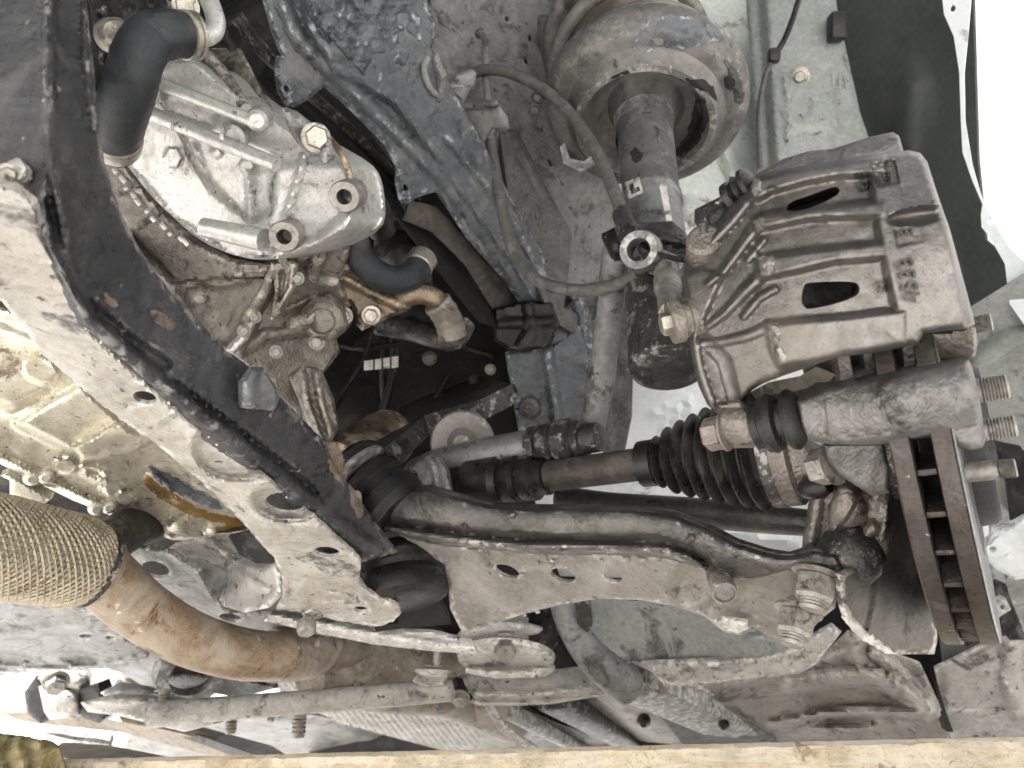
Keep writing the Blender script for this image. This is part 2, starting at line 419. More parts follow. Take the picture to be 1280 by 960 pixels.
m_seal = M('textured_sealer', (.105, .116, .13), (.058, .065, .074), (.22, .218, .21), .2, .34, .12, .1, 60, 40, 230, 1.0, 190, grime=.3, gcol=(.02, .02, .022), lump=.5, wear=(.36, .38, .40), wamt=.3)
m_tan = M('dusty_inner_panel', (.21, .208, .20), (.125, .123, .118), (.32, .31, .29), .30, .52, .1, .05, 18, 18, 600, .4, spots=(.06, .057, .053), spsc=90, spamt=.66, grime=.5, gsc=20)
m_grn = M('grey_green_body_paint', (.29, .305, .285), (.215, .228, .214), (.37, .37, .345), .26, .42, .1, .05, 12, 14, 500, .15, spots=(.08, .08, .075), spsc=60, spamt=.71, grime=.4, gsc=14, gcol=(.06, .06, .055))
m_pale = M('pale_blue_daylit_panel', (.78, .82, .82), (.68, .73, .73), (.78, .80, .78), .3, .42, .12, .1, 8, 10, 400, .1, grime=.2, gsc=12, gcol=(.2, .21, .21), grit=.15)  # raised pale base also stands in for outside light on the wheel house
m_liner = M('fender_liner', (.062, .07, .062), (.05, .056, .05), (.085, .09, .08), .3, .75, .1, 0, 8, 10, 400, .15, grime=0, grit=.2)
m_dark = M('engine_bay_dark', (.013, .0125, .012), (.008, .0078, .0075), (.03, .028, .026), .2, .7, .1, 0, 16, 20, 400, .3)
m_strut = M('strut_paint', (.24, .24, .235), (.145, .144, .14), (.35, .33, .29), .2, .32, .1, .45, 22, 20, 600, .3, spots=(.05, .047, .044), spsc=70, spamt=.68, grime=.4, gsc=28, wear=(.45, .44, .41), wamt=.4)
m_seat = M('spring_seat_dust', (.17, .163, .152), (.105, .10, .094), (.30, .278, .245), .30, .46, .1, .3, 22, 14, 500, .3, spots=(.05, .048, .046), spsc=40, spamt=.70, grime=.35, gsc=16, wear=(.36, .34, .31), wamt=.2)
m_spring = M('spring_coat', (.15, .145, .135), (.09, .086, .08), (.30, .272, .23), .4, .5, .1, .15, 20, 22, 500, .35, grime=.4)
m_tanrub = M('dusty_bump_boot', (.20, .17, .135), (.12, .10, .078), (.35, .305, .24), .4, .6, .1, 0, 20, 26, 500, .35, grime=.4)
m_rotrust = M('rusty_disc_rim', (.072, .060, .052), (.042, .034, .029), (.20, .18, .16), .18, .34, .1, .55, 40, 34, 500, .35, spots=(.42, .37, .30), spsc=170, spamt=.70, grime=.35)
m_mach = M('machined_disc_face', (.22, .22, .215), (.15, .15, .147), None, 0, .3, .08, .9, 40, 20, 700, .1, grime=0, grit=.2)
m_hub = M('disc_hat_steel', (.035, .034, .034), (.024, .023, .023), (.10, .09, .08), .1, .5, .1, .1, 30, 30, 500, .2, grime=0)
m_zinc = M('zinc_bolt', (.46, .43, .37), (.34, .31, .26), (.34, .29, .22), .25, .36, .1, .85, 60, 60, 900, .2)
m_bolt = M('dusty_bolt', (.36, .337, .30), (.20, .185, .16), (.50, .468, .415), .3, .36, .1, .55, 70, 70, 900, .35, grime=.4, gsc=60)
m_dkbolt = M('dark_bolt', (.14, .13, .12), (.09, .085, .08), (.28, .25, .21), .3, .45, .1, .6, 70, 70, 900, .2)
m_shield = M('dust_shield_steel', (.13, .118, .103), (.075, .068, .06), (.33, .297, .247), .22, .38, .1, .5, 18, 18, 600, .25, grime=.4, gsc=16, wear=(.55, .52, .46), wamt=.6)
m_white = M('white_chalky_dust', (.48, .46, .425), (.33, .315, .288), (.58, .56, .51), .4, .5, .1, .1, 22, 26, 500, .45, spots=(.12, .11, .095), spsc=110, spamt=.655, grime=.45, gsc=24, gcol=(.08, .073, .065), wear=(.74, .71, .65), wamt=.5)
m_copper = M('oil_cooler_bronze', (.22, .165, .11), (.13, .095, .062), (.33, .265, .185), .24, .34, .1, .6, 26, 26, 600, .3, grime=.55, wear=(.5, .42, .3), wamt=.5)
m_wood = M('weathered_timber', (.72, .61, .44), (.56, .44, .28), (.80, .72, .58), .4, .75, .1, 0, 5, 9, 300, .6, streak=(1.2, 9, 14), spots=(.25, .18, .11), spsc=40, spamt=.69, grime=.2, gcol=(.2, .14, .085))
m_foam = M('yellow_foam', (.42, .35, .17), (.27, .215, .095), (.55, .49, .30), .4, .9, .05, 0, 30, 30, 200, 1.0, 120, grime=.5, gcol=(.13, .10, .05))
m_ground = M('pale_concrete', (.64, .635, .62), (.55, .545, .53), (.66, .655, .64), .4, .85, .05, 0, 1.5, 2.5, 120, .3, grime=0, grit=.2)
m_sticker = M('worn_label', (.62, .60, .55), (.50, .48, .44), (.25, .23, .2), .25, .6, .1, 0, 60, 70, 500, .1)
m_paint = M('car_body_paint', (.40, .47, .48), None, None, 0, .25, .05, .2, 5, 5, 300, .03, coat=.6, grime=0, grit=.2)
m_seal2 = M('crinkled_underseal', (.125, .122, .118), (.075, .073, .07), (.24, .225, .205), .3, .45, .15, .05, 40, 34, 320, .9, 200)
m_brn = M('dark_brown_steel', (.085, .072, .06), (.05, .043, .036), (.2, .16, .12), .3, .5, .1, .3, 20, 26, 400, .4)  # dark brown steel of the shaft and the rail's lower edge
m_flake = M('rust_flake', (.17, .125, .09), (.10, .075, .055), (.26, .21, .16), .4, .7, .1, .1, 60, 60, 600, .8)
m_oil = M('oil_stain', (.36, .22, .075), (.20, .115, .04), (.16, .10, .05), .3, .22, .06, .4, 26, 34, 500, .15, grime=0, grit=.2)
from mathutils.bvhtree import BVHTree
class Onto:
    '''distance of a finished part's surface along a line of sight, less a small lift: seats decals and small pieces on it'''
    def __init__(s, o, lift=.0006):
        me = o.data; c = ORG[o.name]
        s.t = BVHTree.FromPolygons([Vector(v.co)+Vector(c) for v in me.vertices], [tuple(p.vertices) for p in me.polygons]); s.l = lift
    def __call__(s, p):
        p = np.atleast_2d(np.asarray(p, float)); out = np.full(len(p), np.nan)
        for i, q in enumerate(p):
            r = FW+(q[0]-CX)/FPX*RT+(CY-q[1])/FPX*UP; n = np.linalg.norm(r)
            h = s.t.ray_cast(Vector(CAM), Vector(r/n))
            if h[0] is not None: out[i] = h[3]/n-s.l
        ok = ~np.isnan(out)
        if ok.any() and not ok.all():
            for i in np.where(~ok)[0]: out[i] = out[ok][np.argmin(((p[ok]-p[i])**2).sum(1))]
        return np.where(np.isnan(out), .6, out)
def decal(name, obj, parent, mat, poly, lift=.0007, bumps=(), jag=.8, step=3, thick=.0012, sm=0, edge=None):
    return sheet(name, parent, mat, poly, Onto(obj, lift), bumps=bumps, step=step, thick=thick, jag=jag, sm=sm, edge=edge)
def maxof(*fs):
    return lambda p: np.max([f(p) for f in fs], axis=0)

m_calletter = M('darkened_letter_iron', (.10, .092, .083), (.065, .06, .054), (.2, .17, .13), .1, .42, .08, .7, 22, 16, 620, .3, grime=0)  # letters made darker to replace relief shading lost in frontal light
m_brkt = M('bracket_cast_grey', (.20, .193, .182), (.13, .125, .117), (.27, .25, .22), .24, .40, .1, .5, 30, 22, 560, .4, 500, grime=.3, lump=.1)
m_daylit = M('daylit_body_paint', (.60, .64, .60), (.50, .54, .50), (.62, .63, .59), .3, .4, .1, .05, 12, 14, 500, .12, grime=.25, gsc=14, gcol=(.12, .12, .11), grit=.2)  # lighter body paint: outside light on the tower wall put into colour

# ================================================================ SETTING
bm = bmesh.new(); bmesh.ops.create_grid(bm, x_segments=2, y_segments=2, size=200)
g = frombm('ground', bm, m_ground); g['kind'] = 'structure'

m_wall = M('glare_wall_render', (.38, .38, .38), (.36, .36, .36), None, 0, .85, .05, 0, 3, 3, 200, .2, grime=0, grit=.05)
m_wall2 = M('far_glare_render', (.82, .82, .81), (.80, .80, .79), None, 0, .85, .05, 0, 3, 3, 200, .2, grime=0, grit=.05)
wl_ = T('added_glare_wall', 'added wall standing in for the white glare beyond the wheel arch', 'wall', (3.2, 1.6, 0))  # added wall: fills the arch opening with white and bounces sun inward
prism('wall_face', wl_, m_wall, [np.array([2.6, -1.5, 0]), np.array([4.2, 6.0, 0]), np.array([4.2, 6.0, 9.0]), np.array([2.6, -1.5, 9.0])], np.array([.25, -.05, 0]), .01)

wl2 = T('added_far_glare_wall', 'added far wall standing in for the white glare low left under the car', 'wall', (-6, 8, 0))  # added wall so the low left gaps come out white
prism('wall_face', wl2, m_wall2, [np.array([-16, 8.0, 0]), np.array([1.0, 8.0, 0]), np.array([1.0, 8.0, 5.0]), np.array([-16, 8.0, 5.0])], np.array([0, .25, 0]), .01)
# ---------------------------------------------------------------- car body round the wheel bay
Q0 = P(1205, 200, .80); ZQ = Q0[2]
EI = unit([E_IN[0], E_IN[1], 0]); ER = unit([E_RE[0], E_RE[1], 0])
def car(a, b, z): return np.array([Q0[0], Q0[1], 0])+a*EI+b*ER+np.array([0, 0, z])
body = T('car_shell_light_block', 'unseen car body shell shaped to block sun and sky above the suspension', 'car body', car(.6, .3, ZQ))  # unseen panels, put in and sized to block sun and sky
prism('bonnet_light_block', body, m_dark, [car(-.02, -.90, 1.44), car(1.6, -.90, 1.44), car(1.55, .75, 1.48), car(.01, .75, 1.48)], np.array([0, 0, .02]), .004)
prism('bumper_light_block', body, m_paint, [car(.0, -.86, .72), car(1.5, -.86, .72), car(1.5, -.86, 1.43), car(.0, -.86, 1.43)], ER*.04, .008)
prism('side_light_block', body, m_dark, [car(1.5, -.78, 1.2), car(1.5, .75, 1.2), car(1.5, .75, 1.47), car(1.5, -.78, 1.47)], EI*.02, .003)
prism('firewall', body, m_dark, [car(.12, .62, .52), car(1.5, .62, .52), car(1.5, .62, 1.47), car(.12, .62, 1.47)], ER*.02, .003)
prism('cabin_side', body, m_paint, [car(.0, .70, .62), car(.0, 2.2, .62), car(.0, 2.2, 1.6), car(.0, .70, 1.6)], EI*.03, .006)
prism('floor_roof', body, m_dark, [car(.04, .60, .80), car(1.5, .60, .80), car(1.5, 2.4, .80), car(.04, 2.4, .80)], np.array([0, 0, .02]), .003)

# dark fender liner behind the caliper
ln = T('fender_liner', 'dark grey green fender liner curving behind the brake caliper', 'fender liner', P(1120, 300, .95))
sheet('liner_sheet', ln, m_liner, [(1020, -40), (1215, -40), (1222, 200), (1232, 300), (1300, 360), (1320, 520), (1180, 560), (1080, 470), (1060, 200)],
      [(1040, -40, 1.0), (1205, -40, .86), (1100, 200, 1.02), (1230, 300, .86), (1290, 480, .84), (1120, 480, .98)], bumps=[ridge([(1138, 110), (1132, 160), (1120, 300)], 16, .01), dome(1130, 130, 40, 60, .008), wob(.003, 50, 3)], step=9, thick=.004)
sheet('lower_liner', ln, m_grn, [(1195, 395), (1300, 330), (1420, 400), (1440, 620), (1260, 640), (1190, 560)], [(1200, 420, .80), (1300, 360, .74), (1290, 560, .80)], bumps=[ridge([(1205, 470), (1255, 430), (1300, 420)], 18, .015), wob(.003, 40, 4)], step=7)

# fender edge at the right
fe = T('fender_edge', 'pale blue painted wheel arch lip against the bright sky', 'fender', P(1225, 200, .80))
lip = [(1180, -30), (1216, -30), (1210, 40), (1205, 90), (1206, 150), (1215, 205), (1225, 240), (1240, 275), (1262, 310), (1300, 345), (1320, 420), (1290, 420), (1262, 380), (1256, 330), (1237, 296), (1227, 284), (1226, 268), (1228, 255), (1215, 225), (1203, 190), (1201, 150), (1199, 90), (1192, 45), (1180, 18), (1178, 0)]
sheet('arch_lip', fe, m_pale, lip, [(1200, 0, .82), (1205, 200, .80), (1300, 380, .74), (1240, 280, .78)], holes=[ell(1191, 10, 3.5, 4.5), ell(1238, 277, 4, 4)], bumps=[], thick=.003, step=5)

# strut tower stiffener (grey green plate with bolt and punched marks)
tp = T('tower_plate', 'grey green body stiffener plate with a bolt and two pressed marks', 'body plate', P(1000, 100, .95))
sheet('plate', tp, m_grn, [(930, -40), (1040, -40), (1048, 20), (1062, 80), (1075, 140), (1092, 190), (1100, 230), (960, 250), (945, 200), (940, 100)],
      [(930, -20, .98), (1045, 0, .96), (1085, 200, .92), (960, 230, .92)], bumps=[disc(1000, 133, 15, 15, -.003, 0, .2), pad([(988, 165), (1022, 158), (1040, 168), (1044, 190), (1000, 205), (985, 190)], -.003, 4), ridge([(980, 95), (986, 130), (985, 175)], 4, .004), ridge([(1030, 85), (1038, 120), (1048, 160)], 5, -.003), pad([(900, -50), (950, -50), (970, 260), (900, 260)], -.02, 14), wob(.0008, 30, 5)], edge=(8, .006), step=5, thick=.004)
bolt(tp, m_zinc, P(1000, 96, .945), P(1000, 96, .9)-P(1000, 97, .95), Rm(7, .94), Rm(6, .94), 1.7)
box('clip', tp, m_rub, P(1046, 34, .94), (RT, UP, FW), (.02, .035, .02), .004)

# wheel bay background panel, outside light painted into its pale colour, seen under the strut and below the shaft
wb = T('wheel_house_panel', 'pale blue wheel house panel, outside light painted on, behind the drive shaft', 'body panel', P(760, 560, 1.1))
sheet('panel', wb, m_pale, [(690, 470), (760, 450), (830, 400), (1030, 410), (1070, 560), (1060, 730), (700, 720), (660, 600)],
      [(700, 500, 1.02), (1000, 460, 1.0), (1050, 700, 1.14), (700, 700, 1.16)], bumps=[ridge([(770, 655), (900, 663), (1050, 690)], 7, .012), ridge([(820, 520), (860, 500)], 5, .01), ridge([(830, 535), (866, 514)], 5, .01), wob(.004, 40, 6)], step=10)
wb2 = T('strut_tower_wall', 'grey green strut tower wall, painted lighter as daylit, behind the spring seat', 'body panel', P(880, 240, 1.05))
sheet('wall', wb2, m_daylit, [(690, -40), (960, -40), (965, 260), (960, 330), (860, 420), (780, 480), (720, 420), (700, 230)],
      [(700, 0, 1.04), (950, 0, 1.06), (940, 300, 1.02), (740, 420, 1.0), (880, 220, 1.0)], bumps=[ridge([(905, 185), (935, 260)], 10, .02), ridge([(860, 260), (925, 300)], 14, .016), pad([(690, -50), (960, -50), (950, 130), (690, 160)], -.10, 50), wob(.003, 30, 7)], step=8)

# dusty inner panel between rail and strut
ip = T('inner_fender_panel', 'dusty tan inner fender panel with punched holes beside the strut', 'body panel', P(680, 150, .95))
sheet('panel', ip, m_tan, [(540, -40), (740, -40), (735, 60), (725, 130), (740, 200), (770, 230), (790, 300), (785, 420), (730, 400), (690, 330), (650, 270), (600, 170), (552, 95), (538, 60)],
      [(560, 0, .84), (720, 0, .97), (620, 180, .84), (760, 260, .93), (700, 330, .90), (770, 400, .95)],
      holes=[ell(600, 42, 6, 7, 20), ell(634, 23, 3, 4), ell(658, 76, 3, 5, -20), ell(663, 47, 3, 5), ell(688, 203, 3, 6, -20)],
      bumps=[ridge([(640, -20), (650, 60), (690, 160), (720, 230)], 9, .006), disc(594, 48, 18, 22, .004, 20), disc(594, 15, 22, 14, -.004), dome(668, 140, 14, 14, .006), dome(632, 112, 7, 7, .005), ridge([(556, 60), (566, 100), (560, 110)], 6, .004), pad([(690, 240), (760, 240), (780, 320), (720, 320)], -.012, 30), wob(.0018, 22, 8)], step=6, thick=.003, edge=(6, .004))
for x, y in ((633, 110), (668, 138), (672, 122)):
    bolt(ip, m_dkbolt, P(x, y, .865), P(x-2, y+4, .8)-P(x, y, .87), Rm(6, .87), Rm(6, .87), 1.5)
# black crinkled sealer strip along the panel's lower edge
sheet('sealer_strip', ip, m_seal2, [(625, 165), (645, 160), (700, 265), (715, 290), (712, 330), (705, 385), (740, 400), (760, 395), (755, 440), (690, 400), (640, 280)],
      [(640, 180, .825), (700, 300, .86), (720, 390, .87), (650, 290, .82)], bumps=[ridge([(640, 165), (672, 225), (702, 275)], 5, .006), ridge([(640, 195), (664, 240), (655, 260)], 4, .005), wob(.0025, 9, 9)], step=5)
sheet('lower_strip', ip, m_seal2, [(752, 360), (790, 350), (792, 440), (790, 520), (778, 580), (745, 560), (738, 500), (752, 440)], [(760, 370, .92), (790, 440, .93), (760, 560, .95)], bumps=[wob(.003, 10, 10), ridge([(758, 380), (752, 480), (760, 560)], 8, .008)], step=5)

# chassis rail
cr_ = T('chassis_rail', 'blue grey coated chassis rail running diagonally down to the rear', 'chassis rail', P(470, 150, .68))
sheet('rail', cr_, m_rail, [(318, -40), (520, -40), (545, 30), (540, 60), (565, 110), (600, 170), (640, 250), (680, 320), (690, 400), (700, 420), (640, 425), (655, 385), (630, 350), (585, 300), (575, 285), (545, 240), (523, 246), (510, 255), (500, 252), (495, 230), (496, 210), (480, 180), (440, 140), (405, 108), (385, 125), (370, 134), (358, 133), (348, 118), (344, 95), (346, 70), (352, 70), (340, 40)],
      [(330, 0, .56), (360, 110, .60), (500, 240, .70), (640, 380, .83), (500, 0, .62), (620, 250, .78), (690, 400, .88)],
      holes=[ell(358, 111, 3, 5, -20), ell(507, 235, 3, 5, -20)],
      bumps=[disc(359, 112, 9, 11, .003), disc(507, 235, 9, 11, .003), ridge([(345, -20), (372, 50), (430, 105), (480, 150), (560, 230), (620, 310), (660, 370)], 10, .007), pad([(365, -60), (520, -60), (545, 30), (540, 60), (600, 160), (690, 330), (690, 420), (640, 330), (560, 220), (490, 130), (420, 90), (385, 40)], .012, 10), ridge([(560, 170), (640, 270), (690, 370)], 8, .006), wob(.0012, 18, 11)], step=5, thick=.003, edge=(5, .004))
sheet('sealer_coat', cr_, m_seal, [(370, -40), (500, -40), (528, 20), (530, 60), (536, 100), (522, 128), (500, 130), (488, 132), (470, 118), (440, 84), (408, 54), (385, 20)],
      [(380, 0, .555), (500, 0, .605), (520, 110, .66), (440, 84, .61)], bumps=[wob(.0022, 5, 12), wob(.0016, 3.2, 13), ridge([(395, 30), (430, 70), (476, 124)], 2.5, -.004), ridge([(425, -10), (450, 20)], 4, -.004)], step=3.2, thick=.003, edge=(7, .006))
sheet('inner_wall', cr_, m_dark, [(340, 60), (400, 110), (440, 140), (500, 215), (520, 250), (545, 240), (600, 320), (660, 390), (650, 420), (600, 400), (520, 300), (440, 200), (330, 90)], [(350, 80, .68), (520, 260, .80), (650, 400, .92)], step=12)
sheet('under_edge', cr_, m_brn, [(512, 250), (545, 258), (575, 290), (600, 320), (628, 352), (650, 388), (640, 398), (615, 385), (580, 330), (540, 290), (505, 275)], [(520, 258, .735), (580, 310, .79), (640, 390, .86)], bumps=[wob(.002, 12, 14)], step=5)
# rail bracket with bolt lower down
sheet('bracket', cr_, m_rail, [(632, 440), (690, 430), (735, 395), (745, 500), (735, 545), (650, 545), (640, 490)], [(640, 450, .84), (735, 420, .87), (690, 540, .84)], bumps=[ridge([(684, 440), (694, 500), (700, 545)], 8, .008), disc(662, 510, 13, 14, -.004), wob(.001, 14, 15)], step=5, edge=(6, .006))
sheet('joint_patch', cr_, m_rub, [(618, 385), (660, 375), (690, 378), (700, 405), (690, 420), (680, 435), (640, 440), (618, 425)], [(620, 390, .825), (690, 390, .835), (650, 435, .825)], bumps=[ridge([(660, 380), (664, 410), (650, 435)], 8, .008), ridge([(625, 405), (695, 400)], 7, .006), wob(.002, 7, 16)], step=4, edge=(5, .006))
sheet('gusset', cr_, m_rail, [(690, 400), (722, 370), (735, 385), (748, 470), (742, 540), (700, 545), (684, 470)], [(690, 420, .86), (735, 400, .88), (720, 540, .85)], bumps=[ridge([(722, 378), (738, 440), (740, 530)], 7, .008), wob(.001, 12, 17)], step=5, edge=(5, .005))
bolt(cr_, m_dkbolt, P(662, 510, .835), P(660, 514, .8)-P(662, 510, .84), Rm(7, .83), Rm(6, .83), 1.7)

# dark engine bay clutter seen through the middle gap
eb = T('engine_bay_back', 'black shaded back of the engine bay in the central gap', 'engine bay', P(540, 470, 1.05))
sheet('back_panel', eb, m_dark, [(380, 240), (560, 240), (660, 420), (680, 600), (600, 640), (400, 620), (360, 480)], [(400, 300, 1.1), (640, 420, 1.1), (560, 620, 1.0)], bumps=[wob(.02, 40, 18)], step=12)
for k in range(4):
    x = 462+k*10.5
    sheet('louvre', eb, m_sticker, [(x-4-(3 if k == 0 else 0), 451-k*1.6), (x+4, 450-k*1.6), (x+4, 462-k), (x-4-(3 if k == 0 else 0), 463-k)], [(x, 450, .90), (x+9, 450, .90), (x, 460, .90)], step=6, thick=.004)
wl = [[(470, 400, .97), (455, 450, .96), (430, 490, .95), (415, 520, .93)], [(480, 420, .98), (478, 480, .97), (485, 530, .96)], [(492, 410, .98), (490, 470, .97), (470, 540, .95)], [(520, 440, .96), (560, 430, .96), (600, 440, .95), (617, 446, .95)], [(560, 470, .97), (545, 500, .96), (540, 540, .95)], [(590, 470, .97), (600, 520, .96), (585, 560, .94)], [(420, 430, .98), (450, 436, .97), (500, 430, .97)]]
for i, q in enumerate(wl):
    tag(tube('engine_wire', None, m_rub, q, .0035+.001*(i % 3), 5, 8), ['black wire curving down beside the gearbox edge', 'black wire hanging straight below the hose end', 'black wire slanting left in the dark gap', 'black wire arching to a small clip in the gap', 'short black wire left of the dark steering arm', 'black wire bowing right behind the pale disc', 'black wire running level above the white louvres'][i], 'wire', 'wires in the engine bay gap')
clipm = tag(bolt(None, m_dkbolt, P(537, 448, .95), P(537, 449, .9)-P(537, 448, .95), Rm(7, .95), .006, 1.3), 'small dark bolt alone in the black engine bay gap', 'bolt'); clipm.name = 'bolt'
clip2 = tag(bolt(None, m_bolt, P(613, 462, .93), P(611, 464, .88)-P(613, 462, .93), Rm(5, .93), .008, 1.4), 'small pale bolt at the end of the arched black wire', 'bolt'); clip2.name = 'bolt'

# ================================================================ ENGINE SIDE
gb = T('gearbox', 'bright cast aluminium gearbox housing with ribs and round bosses', 'gearbox', P(280, 250, .6))
dG = Depth([(130, 150, .60), (250, 80, .56), (420, 230, .56), (350, 310, .58), (250, 300, .61), (150, 230, .62)])
sheet('bell_face', gb, m_alu, [(150, 190), (160, 150), (172, 98), (200, 80), (240, 75), (290, 112), (330, 140), (380, 172), (425, 200), (440, 230), (440, 280), (405, 305), (370, 318), (330, 325), (290, 318), (250, 300), (215, 270), (185, 240), (158, 205)], dG,
      bumps=[pad([(225, 165), (300, 175), (345, 205), (340, 265), (315, 278), (265, 240), (240, 205)], -.008, 9), disc(216, 197, 11, 13, .005, 0, .25), disc(308, 207, 9, 11, .007, 0, .25), disc(270, 191, 7, 7, .004), ridge([(310, 218), (312, 250), (314, 278)], 5, .008), ridge([(380, 195), (368, 235), (355, 275)], 5, .010), pad([(345, 205), (430, 200), (450, 250), (440, 290), (350, 320), (330, 280)], .006, 18), ridge([(240, 165), (262, 225), (313, 278)], 3, -.003), ridge([(350, 320), (400, 308), (436, 275)], 14, .012), ridge([(165, 215), (215, 272), (290, 322), (350, 325)], 5, .006), pad([(200, 112), (275, 140), (265, 160), (205, 138)], -.006, 6), wob(.0008, 14, 20)], step=4, thick=.05, edge=(7, .008), sm=3)
def rib(par, mat, a, b, r0, r1=None): return tube('rib', par, mat, [a, tuple((np.array(a)+np.array(b))/2), b], [r0, ((r1 or r0)+r0)/2, r1 or r0], 4, 12)
rib(gb, m_alu, (168, 92, .552), (315, 150, .54), .0052); rib(gb, m_alu, (165, 132, .565), (346, 206, .542), .0056)
rib(gb, m_alu, (255, 284, .575), (330, 300, .56), .0075, .009)
lathe('boss', gb, m_alu, P(297, 166, .58), P(290, 172, .545), [(0, .011), (.7, .010), (.95, .009), (1, .006), (.8, .0055), (.8, .0001)], 24)
lathe('boss', gb, m_alu, P(326, 146, .56), P(321, 151, .535), [(0, .009), (.7, .0085), (.92, .0075), (1, .005)], 20)
for (x, y, d) in ((355, 296, .535), (430, 246, .525)):
    a = P(x+10, y-4, d+.04); c = P(x, y, d)
    lathe('threaded_boss', gb, m_bolt, a, c, [(0, .012), (.9, .0115), (1, .0105), (1, .0055), (.3, .005), (.3, .0001)], 24)
ring_ = [(116, 168), (150, 190), (168, 218), (188, 245), (215, 275), (250, 304), (290, 324), (340, 332), (330, 345), (230, 352), (215, 350), (175, 310), (140, 260), (120, 215)]
sheet('ring_flange', gb, m_aludirt, ring_, [(120, 180, .635), (200, 320, .64), (330, 340, .60), (250, 300, .62)], bumps=[wob(.001, 12, 21), ridge([(215, 352), (160, 290)], 4, -.005), ridge([(172, 285), (205, 262)], 3, .004), ridge([(150, 245), (180, 232)], 3, .004)], step=5, edge=(5, .005))
tq = cr([(136, 190), (155, 222), (176, 250), (205, 280), (235, 300)], 6, False)
for k in range(0, len(tq), 2):
    x, y = tq[k]; box('ring_tooth', gb, m_alu, P(x+(k%4)*1.2, y+4+(k%3), .617), (RT*.6+UP*-.8, RT*.8+UP*.6, FW), (.008-.002*(k%3), .004, .012), .0012)
lower = [(150, 300), (215, 352), (330, 345), (360, 320), (400, 310), (440, 288), (436, 320), (425, 350), (440, 380), (420, 420), (425, 440), (395, 480), (420, 530), (408, 560), (345, 500), (300, 450), (255, 440), (190, 370)]
sheet('lower_case', gb, m_aludirt, lower, [(200, 340, .62), (300, 440, .64), (430, 300, .60), (420, 400, .68), (410, 540, .68)],
      bumps=[ridge([(352, 320), (330, 370), (300, 430)], 9, .012), ridge([(360, 330), (350, 365), (346, 390)], 4, .008), ridge([(346, 390), (375, 380), (395, 370)], 5, .007), pad([(225, 360), (320, 350), (290, 430), (255, 430)], -.01, 18), dome(405, 395, 22, 25, .012), ridge([(300, 440), (330, 420), (400, 410)], 9, .007), ridge([(385, 470), (382, 500), (392, 540)], 5, .008), ridge([(396, 478), (394, 500), (404, 545)], 4, .007), disc(300, 413, 5, 6, .003), wob(.0022, 16, 22), wob(.0012, 7, 23)], step=4, thick=.04, edge=(6, .008))
sheet('case_rib', gb, m_alu, [(310, 398), (322, 400), (310, 425), (292, 443), (282, 438), (300, 420)], [(315, 400, .615), (300, 440, .62), (290, 420, .615)], bumps=[disc(314, 392, 5, 6, .003), disc(302, 413, 5, 6, .003)], step=3, thick=.01, edge=(4, .004))
for q, r in (([(345, 330, .598), (330, 365, .605), (308, 400, .612)], .004), ([(352, 322, .59), (362, 345, .60), (348, 388, .612)], .0035), ([(400, 318, .60), (392, 345, .625), (420, 352, .64)], .005), ([(360, 405, .63), (385, 398, .64), (412, 372, .655)], .006), ([(384, 470, .655), (380, 500, .66), (390, 535, .665)], .004), ([(398, 476, .66), (395, 505, .665), (404, 548, .67)], .0035)):
    tube('rib', gb, m_aludirt, q, r, 5, 10)
for x, y, dd, r in ((318, 396, .612, 6), (305, 414, .614, 6), (372, 348, .60, 6), (350, 300, .0, 0), (430, 395, .66, 8), (396, 428, .645, 7), (345, 440, .635, 6), (250, 372, .615, 5)):
    if r: bolt(gb, m_bolt, P(x, y, dd), P(x-3, y+5, dd-.05)-P(x, y, dd), Rm(r, dd), Rm(r, dd), 1.4)
lathe('drain_boss', gb, m_aludirt, P(412, 392, .69), P(402, 402, .635), [(0, .022), (.7, .020), (.9, .017), (1, .012), (.9, .010), (.9, .0001)], 26)
sheet('side_web', gb, m_aludirt, [(340, 330), (362, 322), (372, 330), (368, 360), (350, 395), (338, 400), (344, 365)], [(345, 335, .592), (370, 340, .595), (345, 395, .60)], bumps=[pad([(350, 340), (362, 336), (358, 362), (348, 380)], -.006, 4)], step=3.5, thick=.012, edge=(4, .004))
sheet('case_foot', gb, m_aludirt, [(360, 470), (380, 455), (402, 462), (418, 500), (424, 535), (410, 560), (392, 550), (378, 510)], [(365, 475, .64), (410, 480, .65), (400, 550, .65)], bumps=[ridge([(378, 465), (384, 505), (400, 548)], 5, .006), ridge([(395, 465), (402, 505), (414, 545)], 5, .006), wob(.002, 8, 99)], step=3.5, thick=.02, edge=(6, .007))
